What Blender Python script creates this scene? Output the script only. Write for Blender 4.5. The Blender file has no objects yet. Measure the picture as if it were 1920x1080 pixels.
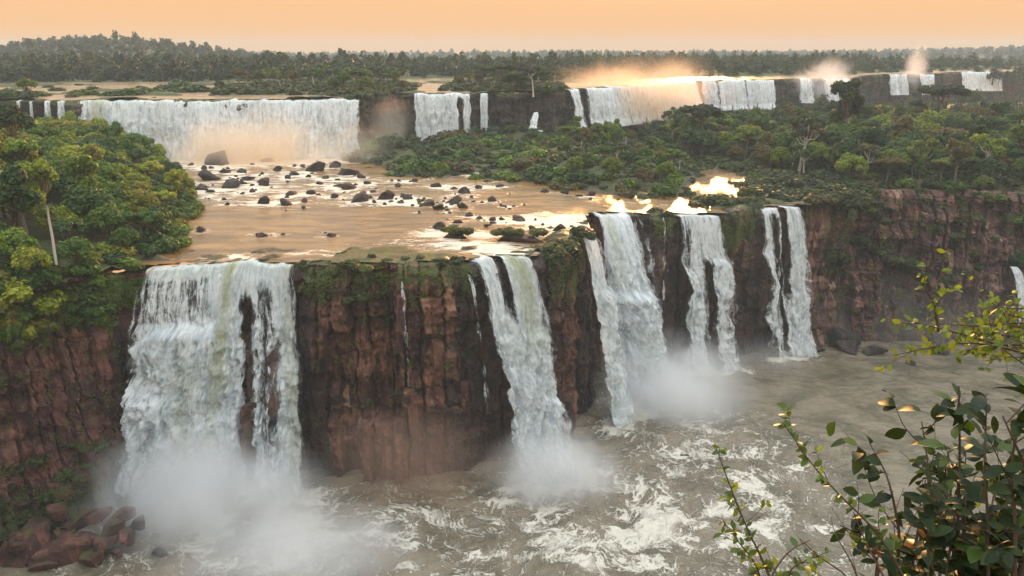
import bpy, bmesh, math, random
import numpy as np
from mathutils import Vector, Matrix

# ------------------------------------------------------------------ camera, sky, sun, exposure
SC = bpy.context.scene
COL = SC.collection
PITCH = math.radians(16.7); H = 66.0; FPX = 1500.0
cd = bpy.data.cameras.new('camera'); cam = bpy.data.objects.new('camera', cd); COL.objects.link(cam)
cam.location = (0, 0, H); cam.rotation_euler = (math.pi/2 - PITCH, 0, 0)
cd.sensor_width = 36; cd.lens = 36*FPX/1920; cd.clip_start = .05; cd.clip_end = 20000
SC.camera = cam
SUN_AZ = math.radians(12.5); SUN_EL = math.radians(10.5)
W = bpy.data.worlds.new('World'); SC.world = W; W.use_nodes = True
SKY_STRENGTH = .12
wn = W.node_tree; wn.nodes.clear()
def wnode(t): return wn.nodes.new(t)
w_out = wnode('ShaderNodeOutputWorld'); w_bg = wnode('ShaderNodeBackground'); w_tc = wnode('ShaderNodeTexCoord')
w_sky = wnode('ShaderNodeTexSky'); w_sky.sky_type = 'NISHITA'; w_sky.sun_disc = False
w_sky.sun_elevation = SUN_EL; w_sky.sun_rotation = SUN_AZ; w_sky.dust_density = 3.0; w_sky.air_density = 1.0; w_sky.altitude = 200
w_sep = wnode('ShaderNodeSeparateXYZ'); w_ramp = wnode('ShaderNodeValToRGB'); w_mix = wnode('ShaderNodeMix')
w_mr = wnode('ShaderNodeMapRange'); w_mix.data_type = 'RGBA'; w_mr.interpolation_type = 'SMOOTHSTEP'
wn.links.new(w_tc.outputs['Generated'], w_sep.inputs[0])
wn.links.new(w_sep.outputs['Z'], w_ramp.inputs[0]); wn.links.new(w_sep.outputs['Z'], w_mr.inputs[0])
w_mr.inputs[1].default_value = .02; w_mr.inputs[2].default_value = .50; w_mr.inputs[3].default_value = .0; w_mr.inputs[4].default_value = .25
cr = w_ramp.color_ramp                      # hazy sunset belt round the whole horizon, pale towards the zenith
cr.elements[0].position = 0.0; cr.elements[0].color = (5.0, 2.82, 1.34, 1)
cr.elements[1].position = 1.0; cr.elements[1].color = (16, 17.5, 19, 1)
for p_, c_ in ((.06, (5.1, 2.92, 1.42)), (.24, (6.2, 4.2, 2.55)), (.5, (12.3, 12.0, 11.2))):
    e_ = cr.elements.new(p_); e_.color = (*c_, 1)
wn.links.new(w_mr.outputs[0], w_mix.inputs[0]); wn.links.new(w_ramp.outputs[0], w_mix.inputs[6]); wn.links.new(w_sky.outputs[0], w_mix.inputs[7])
wn.links.new(w_mix.outputs[2], w_bg.inputs[0]); w_bg.inputs[1].default_value = SKY_STRENGTH
wn.links.new(w_bg.outputs[0], w_out.inputs[0])
sd_ = bpy.data.lights.new('sun', 'SUN'); sun = bpy.data.objects.new('sun', sd_); COL.objects.link(sun)
sd_.energy = 4.0; sd_.angle = math.radians(2.0); sd_.color = (1.0, .46, .15)
sdir = Vector((math.sin(SUN_AZ)*math.cos(SUN_EL), math.cos(SUN_AZ)*math.cos(SUN_EL), math.sin(SUN_EL)))
sun.rotation_euler = sdir.to_track_quat('Z', 'Y').to_euler(); sun.location = (60, 200, 150)
SC.view_settings.view_transform = 'Standard'; SC.view_settings.look = 'None'; SC.view_settings.gamma = 1
SC.view_settings.exposure = 0.70; SC.view_settings.use_curve_mapping = False
CY = SC.cycles
CY.use_denoising = True; CY.max_bounces = 9; CY.diffuse_bounces = 2; CY.glossy_bounces = 2; CY.transmission_bounces = 2
CY.volume_bounces = 6; CY.transparent_max_bounces = 24; CY.volume_max_steps = 160; CY.volume_step_rate = 1.0
CY.caustics_reflective = False; CY.caustics_refractive = False; CY.sample_clamp_indirect = 4

# ------------------------------------------------------------------ projection helpers (survey of the place)
SP, CP = math.sin(PITCH), math.cos(PITCH)
def ray(px, py):
    dx = (px-960)/FPX; dy = (540-py)/FPX
    return np.array([dx, CP+dy*SP, -SP+dy*CP])
def PZ(px, py, z):
    d = ray(px, py); t = (z-H)/d[2]; p = d*t; p[2] = z; return p
def PD(px, py, t):
    d = ray(px, py)*t; d[2] += H; return d
def proj(p):
    p = np.asarray(p, float); y = p[..., 1]; z = p[..., 2]-H
    f = y*CP - z*SP; u = y*SP + z*CP
    f = np.where(f < .1, .1, f)
    return 960+FPX*p[..., 0]/f, 540-FPX*u/f, f

# ------------------------------------------------------------------ numpy noise
_r = np.random.RandomState(7); _perm = _r.permutation(256); _perm = np.concatenate([_perm, _perm, _perm])
_g = _r.normal(size=(256, 3)); _g /= np.linalg.norm(_g, axis=1)[:, None]
def perlin(x, y, z=0.0):
    x, y, z = np.broadcast_arrays(np.asarray(x, float), np.asarray(y, float), np.asarray(z, float))
    xi = np.floor(x).astype(int); yi = np.floor(y).astype(int); zi = np.floor(z).astype(int)
    xf, yf, zf = x-xi, y-yi, z-zi
    u = xf*xf*xf*(xf*(xf*6-15)+10); v = yf*yf*yf*(yf*(yf*6-15)+10); w = zf*zf*zf*(zf*(zf*6-15)+10)
    out = 0
    for i in (0, 1):
        for j in (0, 1):
            for k in (0, 1):
                g = _g[_perm[_perm[_perm[(xi+i) & 255]+((yi+j) & 255)]+((zi+k) & 255)]]
                d = g[..., 0]*(xf-i)+g[..., 1]*(yf-j)+g[..., 2]*(zf-k)
                out = out + d*(u if i else 1-u)*(v if j else 1-v)*(w if k else 1-w)
    return out*1.5
def fbm(x, y, z=0.0, o=4, gain=.5):
    a = 1; s = 0; f = 1
    for i in range(o):
        s = s+a*perlin(np.asarray(x)*f+i*17.3, np.asarray(y)*f+i*9.1, np.asarray(z)*f); a *= gain; f *= 2
    return s
def billow(x, y, z=0.0, o=3, gain=.5):
    a = 1; s = 0; f = 1
    for i in range(o):
        s = s+a*(np.abs(perlin(np.asarray(x)*f+i*13.7, np.asarray(y)*f+i*5.3, np.asarray(z)*f))); a *= gain; f *= 2
    return s
def hsh(a, b=0, c=0):
    v = np.sin(np.asarray(a)*127.1+np.asarray(b)*311.7+np.asarray(c)*74.7)*43758.5453
    return v-np.floor(v)
def sst(a, b, x):
    t = np.clip((np.asarray(x, float)-a)/(b-a), 0, 1); return t*t*(3-2*t)
def resample(pts, n):
    pts = np.asarray(pts, float); d = np.r_[0, np.cumsum(np.linalg.norm(np.diff(pts, axis=0), axis=1))]
    s = np.linspace(0, d[-1], n); return np.stack([np.interp(s, d, pts[:, k]) for k in range(pts.shape[1])], 1), s
def seg_dist(P, poly, closed=False):
    poly = np.asarray(poly, float); best = np.full(len(P), 1e9)
    n = len(poly)
    for i in range(n if closed else n-1):
        a = poly[i]; b = poly[(i+1) % n]; ab = b-a
        t = np.clip(((P-a)@ab)/max(ab@ab, 1e-9), 0, 1)
        best = np.minimum(best, np.linalg.norm(P-(a+t[:, None]*ab), axis=1))
    return best
def inside(P, poly):
    poly = np.asarray(poly, float); c = np.zeros(len(P), bool); n = len(poly)
    for i in range(n):
        a = poly[i]; b = poly[(i+1) % n]
        m = (a[1] > P[:, 1]) != (b[1] > P[:, 1])
        with np.errstate(divide='ignore', invalid='ignore'):
            xx = (b[0]-a[0])*(P[:, 1]-a[1])/(b[1]-a[1]+1e-12)+a[0]
        c ^= m & (P[:, 0] < xx)
    return c
def sdf(P, poly):
    d = seg_dist(P, poly, True); return np.where(inside(P, poly), d, -d)

# ------------------------------------------------------------------ mesh and object helpers
def mk_mesh(name, V, F, mat=None, smooth=True, attrs=None):
    V = np.asarray(V, np.float32); F = np.asarray(F, np.int32)
    me = bpy.data.meshes.new(name); k = F.shape[1]
    me.vertices.add(len(V)); me.vertices.foreach_set('co', V.ravel())
    me.loops.add(F.size); me.loops.foreach_set('vertex_index', F.ravel())
    me.polygons.add(len(F)); me.polygons.foreach_set('loop_start', np.arange(0, F.size, k, dtype=np.int32))
    if smooth is not None: me.polygons.foreach_set('use_smooth', np.full(len(F), bool(smooth)))
    for an, av in (attrs or {}).items():
        av = np.asarray(av, np.float32)
        if av.ndim == 2:
            a = me.attributes.new(an, 'FLOAT_VECTOR', 'POINT'); a.data.foreach_set('vector', av.ravel())
        else:
            a = me.attributes.new(an, 'FLOAT', 'POINT'); a.data.foreach_set('value', av.ravel())
    me.update(calc_edges=True)
    if mat: me.materials.append(mat)
    return me
def obj(name, me, parent=None, loc=None, kind=None, **props):
    o = bpy.data.objects.new(name, me); COL.objects.link(o)
    if parent: o.parent = parent
    if loc is not None: o.location = loc
    if kind: o['kind'] = kind
    for k, v in props.items(): o[k] = v
    return o
def thing(name, label, cat, loc=(0, 0, 0), rotz=0, scale=1, group=None, mesh=None):
    o = bpy.data.objects.new(name, mesh); COL.objects.link(o); o.location = loc; o.rotation_euler = (0, 0, rotz)
    o.scale = (scale,)*3 if np.isscalar(scale) else scale
    o['label'] = label; o['category'] = cat
    if group: o['group'] = group
    return o
def grid_faces(nu, nv):
    i = np.arange(nu-1)[:, None]*nv+np.arange(nv-1)[None, :]
    return np.stack([i, i+nv, i+nv+1, i+1], -1).reshape(-1, 4)
def compact(V, F, keep, attrs=None):
    F = F[keep]; u, inv = np.unique(F, return_inverse=True)
    return V[u], inv.reshape(F.shape), {k: np.asarray(v)[u] for k, v in (attrs or {}).items()}
class MB:
    def __init__(s): s.V = []; s.F = []; s.n = 0
    def add(s, V, F): s.V.append(np.asarray(V, float)); s.F.append(np.asarray(F, int)+s.n); s.n += len(V)
    def tube(s, path, rad, sides=6):
        path = np.asarray(path, float); n = len(path); rad = np.broadcast_to(np.asarray(rad, float), (n,))
        T = np.gradient(path, axis=0); T /= np.linalg.norm(T, axis=1)[:, None]+1e-9
        ref = np.array([1., 0, 0]) if abs(T[0][0]) < .8 else np.array([0, 1., 0])
        A = np.cross(T, ref); A /= np.linalg.norm(A, axis=1)[:, None]+1e-9; B = np.cross(T, A)
        th = np.linspace(0, 2*np.pi, sides, endpoint=False)
        V = path[:, None]+rad[:, None, None]*(np.cos(th)[None, :, None]*A[:, None]+np.sin(th)[None, :, None]*B[:, None])
        F = []
        for i in range(n-1):
            for j in range(sides):
                k = (j+1) % sides; F.append((i*sides+j, i*sides+k, (i+1)*sides+k, (i+1)*sides+j))
        s.add(V.reshape(-1, 3), F)
    def mesh(s, name, mat, smooth=True): return mk_mesh(name, np.concatenate(s.V), np.concatenate(s.F), mat, smooth)

# ------------------------------------------------------------------ material helpers
class NT:
    def __init__(s, name):
        s.m = bpy.data.materials.new(name); s.m.use_nodes = True; s.t = s.m.node_tree; s.t.nodes.clear()
        s.out = s.t.nodes.new('ShaderNodeOutputMaterial')
    def lk(s, a, b): s.t.links.new(a, b)
    def setin(s, n, key, val):
        i = n.inputs[key]
        if isinstance(val, bpy.types.NodeSocket): s.lk(val, i)
        elif isinstance(val, (tuple, list)) and len(val) == 3 and i.type == 'RGBA': i.default_value = (*val, 1)
        else: i.default_value = val
    def n(s, typ, props=None, **ins):
        n = s.t.nodes.new('ShaderNode'+typ)
        for k, v in (props or {}).items(): setattr(n, k, v)
        for k, v in ins.items(): s.setin(n, k.replace('_', ' '), v)
        return n
    def math(s, op, a, b=0.0, c=None, clamp=False):
        n = s.t.nodes.new('ShaderNodeMath'); n.operation = op; n.use_clamp = clamp
        s.setin(n, 0, a); s.setin(n, 1, b)
        if c is not None: s.setin(n, 2, c)
        return n.outputs[0]
    def mix(s, f, a, b, blend='MIX'):
        n = s.t.nodes.new('ShaderNodeMix'); n.data_type = 'RGBA'; n.blend_type = blend
        s.setin(n, 0, f); s.setin(n, 6, a); s.setin(n, 7, b); return n.outputs[2]
    def attr(s, name): return s.n('Attribute', {'attribute_name': name})
    def noise(s, vec, scale, detail=4, rough=.55, dist=0.0):
        n = s.n('TexNoise', None, Scale=scale, Detail=detail, Roughness=rough, Distortion=dist)
        if vec is not None: s.lk(vec, n.inputs['Vector'])
        return n.outputs[0]
    def mapping(s, vec, scale=(1, 1, 1), loc=(0, 0, 0), rot=(0, 0, 0)):
        n = s.n('Mapping'); s.lk(vec, n.inputs[0]); n.inputs[1].default_value = loc; n.inputs[2].default_value = rot; n.inputs[3].default_value = scale
        return n.outputs[0]
    def mr(s, v, a, b, c=0.0, d=1.0, smooth=True):
        n = s.n('MapRange'); n.interpolation_type = 'SMOOTHSTEP' if smooth else 'LINEAR'
        for i, x in enumerate((v, a, b, c, d)): s.setin(n, i, x)
        return n.outputs[0]
    def pos(s): return s.n('NewGeometry').outputs['Position']
    def bump(s, h, strength, dist): 
        n = s.n('Bump', None, Strength=strength, Distance=dist); s.lk(h, n.inputs['Height']); return n.outputs[0]
    def done(s, sh): s.lk(sh, s.out.inputs['Surface']); return s.m

def rock_material(name, c_dark, c_mid, c_pale, moss=.35, scale=1.0):
    t = NT(name); P = t.pos(); g = t.n('NewGeometry')
    n1 = t.noise(P, .18*scale, 6, .6); n2 = t.noise(P, 1.1*scale, 6, .65); n3 = t.noise(t.mapping(P, (1.2, 1.2, .12)), 1.0, 4, .6)
    c = t.mix(t.mr(n1, .40, .58), c_dark, c_mid)
    c = t.mix(t.mr(n2, .55, .72), c, c_pale)
    c = t.mix(t.mr(t.noise(t.mapping(P, (.5, .5, .16)), 1.0, 5, .65), .49, .57, 0, .85), c, (c_dark[0]*.42, c_dark[1]*.5, c_dark[2]*.55))
    c = t.mix(t.mr(n3, .50, .66, 0, .75), c, (c_dark[0]*.5, c_dark[1]*.5, c_dark[2]*.55))
    bk = t.attr('blk').outputs['Fac']; c = t.mix(t.mr(bk, .0, .85, .55, 0, False), c, (c_dark[0]*.75, c_dark[1]*.8, c_dark[2]*.85)); c = t.mix(t.mr(bk, .66, .95, 0, .7), c, c_pale)
    sep = t.n('SeparateXYZ'); t.lk(g.outputs['Normal'], sep.inputs[0])
    wet = t.attr('wet').outputs['Fac']
    c = t.mix(t.math('MULTIPLY', wet, .75), c, (.022, .018, .018))
    veg = t.attr('moss').outputs['Fac']
    mf = t.math('ADD', t.math('MULTIPLY', sep.outputs['Z'], .30), t.math('ADD', t.noise(P, .55, 6, .7), veg))
    c = t.mix(t.mr(mf, .98-moss*.6, 1.16-moss*.6, 0, .9), c, t.mix(t.noise(P, 2.5, 3), (.035, .055, .012), (.10, .115, .03)))
    b = t.n('BsdfPrincipled', None, Base_Color=c, Roughness=t.math('SUBTRACT', .85, t.math('MULTIPLY', wet, .45)))
    b.inputs['Specular IOR Level'].default_value = .35
    h = t.math('ADD', t.math('MULTIPLY', n2, .6), t.math('MULTIPLY', t.noise(P, 4.5*scale, 5, .7), .4))
    t.lk(t.bump(h, 1.0, .7/scale), b.inputs['Normal'])
    return t.done(b.outputs[0])
M_CLIFF = rock_material('cliff_rock', (.085, .039, .028), (.25, .105, .064), (.42, .24, .15), .32)
M_CLIFF_L = rock_material('red_cliff_rock', (.10, .042, .036), (.25, .10, .074), (.36, .19, .12), .36)
M_RCLIFF = rock_material('right_cliff_rock', (.085, .042, .034), (.21, .098, .07), (.38, .25, .18), .25)
M_UCLIFF = rock_material('upper_cliff_rock', (.045, .034, .03), (.10, .07, .055), (.18, .13, .10), .3, .6)
M_BOULDER = rock_material('boulder_rock', (.035, .024, .02), (.085, .055, .042), (.15, .10, .075), .02, 1.6)
M_REDROCK = rock_material('red_boulder_rock', (.09, .036, .027), (.19, .078, .055), (.27, .14, .10), .0, 1.6)
M_SHELF = rock_material('shelf_rock', (.06, .042, .034), (.16, .10, .07), (.26, .18, .13), .35)

def leaf_material(name, trans=.30, rough=.55, attrcol=None):
    t = NT(name); oi = t.n('ObjectInfo'); tone = t.attr('tone').outputs['Fac']
    base = oi.outputs['Color'] if attrcol is None else t.n('RGB').outputs[0]
    if attrcol is not None: base.default_value = (*attrcol, 1)
    c = t.mix(tone, t.mix(1.0, base, (.55, .60, .6), 'MULTIPLY'), t.mix(1.0, base, (1.55, 1.42, 1.1), 'MULTIPLY'))
    b = t.n('BsdfPrincipled', None, Base_Color=c, Roughness=rough); b.inputs['Specular IOR Level'].default_value = .3
    tr = t.n('BsdfTranslucent'); t.lk(t.mix(1.0, c, (1.3, 1.35, .6), 'MULTIPLY'), tr.inputs[0])
    mx = t.n('MixShader'); mx.inputs[0].default_value = trans; t.lk(b.outputs[0], mx.inputs[1]); t.lk(tr.outputs[0], mx.inputs[2])
    return t.done(mx.outputs[0])
M_LEAF = leaf_material('tree_leaves')
M_GRASS = leaf_material('grass_blades', .25, .6, (.075, .105, .022))
M_VINE = leaf_material('vine_leaves', .3, .55, (.085, .125, .020))
def wood_material(name, a, b_):
    t = NT(name); P = t.pos()
    c = t.mix(t.noise(t.mapping(P, (6, 6, 1.2)), 2.0, 4), a, b_)
    b = t.n('BsdfPrincipled', None, Base_Color=c, Roughness=.85); return t.done(b.outputs[0])
M_BARK = wood_material('bark', (.06, .045, .032), (.17, .14, .11))
M_PALE = wood_material('pale_bark', (.30, .27, .23), (.52, .48, .42))
M_TWIG = wood_material('twig_bark', (.035, .022, .016), (.10, .06, .04))

def ground_material(name, a, b_, c_):
    t = NT(name); P = t.pos(); n = t.noise(P, .12, 7, .65)
    c = t.mix(t.mr(n, .35, .65), a, b_); c = t.mix(t.mr(t.noise(P, .9, 5, .7), .55, .75), c, c_)
    b = t.n('BsdfPrincipled', None, Base_Color=c, Roughness=.95)
    t.lk(t.bump(t.noise(P, 1.5, 6, .7), .8, .6), b.inputs['Normal']); return t.done(b.outputs[0])
M_SOIL = ground_material('forest_soil', (.035, .042, .016), (.055, .06, .022), (.09, .065, .04))

def water_material(name, deep, silt, bump_s, foam_col, scl, flow=(1, 1, 1), rough=.12):
    t = NT(name); P = t.pos(); fo = t.attr('foam').outputs['Fac']
    wv = t.n('TexNoise', None, Scale=.09*scl, Detail=3.0); t.lk(P, wv.inputs['Vector'])
    off = t.n('VectorMath', {'operation': 'MULTIPLY_ADD'}); t.lk(wv.outputs['Color'], off.inputs[0]); off.inputs[1].default_value = (11/scl, 11/scl, 0); t.lk(t.mapping(P, flow), off.inputs[2])
    Q = off.outputs[0]
    def ridge(sc_, det, w):
        n = t.noise(Q, sc_, det, .6, .6); r = t.math('ABSOLUTE', t.math('SUBTRACT', n, .5)); return t.mr(r, 0.0, w, 1, 0)
    r1 = ridge(.16*scl, 6, .035); r2 = ridge(.42*scl, 6, .04); r3 = ridge(1.3*scl, 5, .06)
    lace = t.math('ADD', t.math('MULTIPLY', r1, .70), t.math('ADD', t.math('MULTIPLY', r2, .6), t.math('MULTIPLY', r3, .40)))
    patch = t.noise(Q, .30*scl, 6, .62)
    f = t.math('ADD', t.math('MULTIPLY', lace, t.mr(fo, .02, .55, 0, 1.05)), t.math('MULTIPLY', t.math('SUBTRACT', patch, .56), t.mr(fo, .15, .9, 0, 1.4)))
    f = t.math('ADD', f, t.mr(fo, .60, 1.3, 0, 1.2, False))
    ff = t.mr(f, .42, 1.30, 0, .9)
    c = t.mix(t.mr(t.noise(Q, .14*scl, 6, .65), .36, .64), deep, silt)
    c = t.mix(ff, c, foam_col)
    b = t.n('BsdfPrincipled', None, Base_Color=c, IOR=1.33, Roughness=t.math('ADD', rough, t.math('MULTIPLY', ff, .55)))
    hh = t.math('ADD', t.math('MULTIPLY', t.noise(Q, .5*scl, 5, .6), 1.0), t.math('MULTIPLY', t.noise(Q, 2.2*scl, 4, .6), .30))
    hh = t.math('ADD', hh, t.math('MULTIPLY', ff, .35))
    t.lk(t.math('MULTIPLY_ADD', ff, -.42, .5), b.inputs['Specular IOR Level']); t.lk(t.bump(hh, bump_s, .5), b.inputs['Normal']); return t.done(b.outputs[0])
M_RIVER = water_material('river_water', (.105, .090, .056), (.205, .165, .112), 1.0, (.60, .56, .47), 1.0)
M_SHELFW = water_material('shelf_water', (.11, .058, .016), (.25, .135, .042), .42, (.72, .62, .48), 1.0, (.55, 1.6, 1), .19)
M_UPPERW = water_material('upper_water', (.20, .14, .08), (.30, .2, .11), .35, (.72, .64, .52), .5, (.3, 1.6, 1), .22)

def fall_material(name, veil=0.0, tint=(.88, .91, .91), deep=(.40, .42, .20)):
    t = NT(name); fl = t.attr('flow').outputs['Vector']; a = t.attr('cover').outputs['Fac']; gr = t.attr('green').outputs['Fac']
    s1 = t.noise(t.mapping(fl, (1.5, .13, 1)), 1.0, 5, .62, .3); s2 = t.noise(t.mapping(fl, (5.5, .7, 1)), 1.0, 5, .7, .4)
    s3 = t.noise(t.mapping(fl, (.9, .6, 1)), 1.0, 6, .68, .8)
    st = t.math('ADD', t.math('MULTIPLY', s1, .40), t.math('ADD', t.math('MULTIPLY', s2, .32), t.math('MULTIPLY', s3, .28)))
    sc = t.math('MULTIPLY_ADD', t.math('SUBTRACT', st, .5), 2.6, .5)
    fac = t.mr(t.math('ADD', sc, t.math('MULTIPLY', t.math('SUBTRACT', a, .5), .80)), .26+veil*.1, .72+veil*.24)
    gf = t.math('MULTIPLY', gr, t.mr(s1, .35, .65, .2, 1.0))
    c = t.mix(gf, t.mix(t.mr(st, .40, .56), (tint[0]*.50, tint[1]*.58, tint[2]*.62), tint), deep)
    b = t.n('BsdfPrincipled', None, Base_Color=c, Roughness=.55); b.inputs['Specular IOR Level'].default_value = .25
    t.lk(t.bump(t.math('ADD', s2, s3), .55, .35), b.inputs['Normal'])
    tr = t.n('BsdfTranslucent'); t.lk(c, tr.inputs[0])
    m1 = t.n('MixShader'); m1.inputs[0].default_value = .28; t.lk(b.outputs[0], m1.inputs[1]); t.lk(tr.outputs[0], m1.inputs[2])
    tp = t.n('BsdfTransparent'); m2 = t.n('MixShader'); t.lk(t.math('MULTIPLY', fac, 1.0-.25*veil), m2.inputs[0]); t.lk(tp.outputs[0], m2.inputs[1]); t.lk(m1.outputs[0], m2.inputs[2])
    return t.done(m2.outputs[0])
M_FALL = fall_material('falling_water'); M_VEIL = fall_material('falling_veil', 1.0)

# ------------------------------------------------------------------ plan of the place (metres)
F_LIP = np.array([(-150, 20), (-112, 52), (-86, 74), (-74, 87), (-66.5, 97), (-60, 105), (-57.6, 109.5), (-55, 114), (-48, 116), (-40, 117.5), (-36.5, 116), (-32, 115.6),
    (-28, 114.6), (-18, 114.2), (-10, 115.6), (-6.6, 117.3), (-3.5, 120), (1, 121), (3.6, 119.8), (5.2, 119.6), (8.6, 122.5), (11, 130), (12.6, 136), (15.3, 141), (14.6, 148), (16, 155.5),
    (22, 158), (28.5, 158), (30.6, 158.4), (33, 161.5), (43.2, 162.2), (46, 163), (51.5, 168.5), (57, 170.4), (63, 170.8), (69, 172.2), (82, 175.5), (97, 175.5), (114, 170), (136, 158), (180, 130), (230, 90)])
G_LIP = np.array([(-420, 215), (-260, 224), (-150, 232), (-125, 236), (-85, 239.5), (-44, 242), (-41, 252), (-38, 264), (-33.5, 270.5), (-13, 272.5), (-5, 273), (8, 275), (15, 277), (16.5, 288), (18.5, 299),
    (36, 317), (60, 342), (82, 364), (87, 386), (126, 394), (139, 407), (170, 413), (200, 460), (216, 478), (246, 481), (279, 521), (311, 525), (420, 560), (700, 600)])
U_Z = 51.6
def shelf_z(x): return 35-1.7*sst(8, 42, x)
FPOLY = np.concatenate([F_LIP, [(900, 90), (900, 900), (-900, 900), (-900, 20)]])
GPOLY = np.concatenate([G_LIP, [(1200, 600), (1200, 1500), (-1200, 1500), (-1200, 215)]])
def pxpoly(pts, z=34.6): return np.array([PZ(x, y, z)[:2] for x, y in pts])
LAND_LEFT = np.concatenate([pxpoly([(318, 300), (335, 330), (352, 352), (366, 385), (372, 408), (345, 432), (342, 462), (318, 480), (292, 492)]), [(-55, 108), (-120, 40), (-600, 20), (-600, 300), (-118, 245)]])
LAND_MID = pxpoly([(628, 296), (690, 283), (760, 276), (900, 262), (1100, 262), (1260, 262), (1320, 300), (1325, 325), (1285, 356), (1225, 366), (1140, 366), (1040, 356), (975, 346), (905, 344), (880, 328), (850, 340), (800, 336), (745, 334), (700, 318), (660, 305)])
LAND_RIGHT = np.concatenate([pxpoly([(1180, 240), (1330, 318), (1385, 322), (1420, 338), (1415, 352), (1390, 366), (1330, 380), (1300, 386), (1318, 394), (1420, 392), (1432, 384), (1500, 384), (1515, 392)], 33.6), [(66, 168), (240, 80), (700, 80), (700, 620), (30, 330)]])
LAND_FRONT = [pxpoly([(560, 512), (566, 496), (620, 488), (645, 462), (700, 470), (770, 462), (800, 478), (862, 482), (884, 492), (884, 512)]),
              pxpoly([(1003, 500), (1010, 470), (1050, 446), (1085, 452), (1120, 470), (1150, 520)]), pxpoly([(1066, 436), (1110, 430), (1150, 450), (1150, 480), (1120, 452)]),
              pxpoly([(1205, 406), (1215, 396), (1255, 394), (1262, 406)]), pxpoly([(274, 506), (300, 488), (350, 474), (420, 474), (470, 482), (480, 490), (560, 482), (565, 510), (440, 520)], 35.0)]
def shelf_h(x, y, detail=True):
    x = np.asarray(x, float).ravel(); y = np.asarray(y, float).ravel(); P = np.stack([x, y], 1)
    T = shelf_z(x); n = fbm(x*.09, y*.09, 3.1, 4); n2 = fbm(x*.35, y*.35, 8.2, 3)
    h = T-.75+.35*n2
    dFq = seg_dist(P, F_LIP[6:24]); nr = fbm(x*.22, y*.5, 12.4, 4); h = h+sst(15, 3, dFq)*np.clip(.45+1.5*nr, 0, 1.35)*(x < 16)
    sl = sdf(P, LAND_LEFT); h = np.maximum(h, T-.8+np.clip(sl, -2, 3)*.45+sst(2, 40, sl)*6.0+sst(30, 90, sl)*7+n*1.1*sst(0, 8, sl)+n2*.3)
    sm = sdf(P, LAND_MID); h = np.maximum(h, T-.8+np.clip(sm, -2, 3)*.4+sst(4, 25, sm)*2.2+n*1.2*sst(0, 6, sm)+n2*.5)
    sr = sdf(P, LAND_RIGHT); h = np.maximum(h, T-.8+np.clip(sr, -2, 3)*.4+sst(6, 60, sr)*2.0+n*1.0*sst(0, 6, sr)+n2*.5)
    for q, lp in enumerate(LAND_FRONT):
        sf = sdf(P, lp); h = np.maximum(h, T-.7+np.clip(sf, -2, 1.5)*(.75 if q < 4 else .42)+n2*.35)
    dG = seg_dist(P, G_LIP); h = h+4.0*sst(16, 3, dG)*np.clip(n+.6, 0, 1)*(x > -42)*(x < 22)
    return h
def upper_h(x, y):
    x = np.asarray(x, float).ravel(); y = np.asarray(y, float).ravel(); P = np.stack([x, y], 1)
    n = fbm(x*.035+5, y*.07, 1.7, 4); n2 = fbm(x*.2, y*.3, 2.2, 3)
    h = U_Z-.7+.35*n2
    isl = np.maximum.reduce([sdf(P, UP_LAND[k]) for k in range(len(UP_LAND))])
    h = np.maximum(h, U_Z-.7+np.clip(isl, -2, 2)*.55+sst(2, 20, isl)*.8+n2*.4)
    h = np.maximum(h, U_Z-.75+1.5*sst(.22, .5, n)*(x < 12))
    far = sdf(P, FAR_LAND); h = np.maximum(h, U_Z-.7+np.clip(far, -2, 3)*.4+sst(0, 60, far)*2+n2*.3)
    return h
UP_LAND = [pxpoly([(392, 180), (430, 163), (520, 158), (600, 150), (660, 150), (780, 160), (770, 172), (690, 178), (600, 178), (470, 178)], U_Z),
           pxpoly([(880, 172), (830, 170), (850, 158), (910, 155), (1052, 160), (1056, 178), (990, 190), (915, 182)], U_Z),
           np.array([(-46, 240), (-42, 248), (-33, 266), (-36, 280), (-44, 292), (-58, 282), (-58, 262)]), np.array([(-12.6, 268), (-11, 268), (-11, 280), (-12.6, 278)]),
           np.array([(-7.6, 266), (16, 268), (20, 296), (14, 320), (-4, 312)]), np.array([(-420, 214), (-140, 231), (-140, 246), (-190, 262), (-420, 262)])]
FAR_LAND = np.concatenate([pxpoly([(-600, 155), (0, 155), (250, 154), (520, 152), (680, 150), (840, 146), (1000, 150)], U_Z), [(30, 345), (50, 380), (80, 420), (130, 445), (190, 460), (205, 500), (260, 540), (300, 580), (700, 700), (900, 1400), (-900, 1400)]])

# ------------------------------------------------------------------ ground sheets
def sheet(name, x0, x1, y0, y1, step, hfun, mat, cut=None, attrs=None, kind='structure'):
    xs = np.arange(x0, x1+step*.5, step); ys = np.arange(y0, y1+step*.5, step)
    X, Y = np.meshgrid(xs, ys, indexing='ij'); X = X.ravel(); Y = Y.ravel()
    V = np.stack([X, Y, hfun(X, Y)], 1); Fc = grid_faces(len(xs), len(ys)); at = attrs(X, Y) if attrs else {}
    if cut is not None:
        k = cut(X, Y); V, Fc, at = compact(V, Fc, k[Fc].all(1), at)
    return obj(name, mk_mesh(name, V, Fc, mat, True, at), kind=kind)
def front_cut(m):
    return lambda X, Y: sdf(np.stack([X, Y], 1), FPOLY) > m
def shelf_ground(X, Y):
    h = shelf_h(X, Y); d = sdf(np.stack([X, Y], 1), FPOLY)
    lean = np.where(X > 64, 2.0, 50.0)*(1-0*X)
    return np.where(X > 64, np.minimum(h, d*2.2-2), h)
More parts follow.
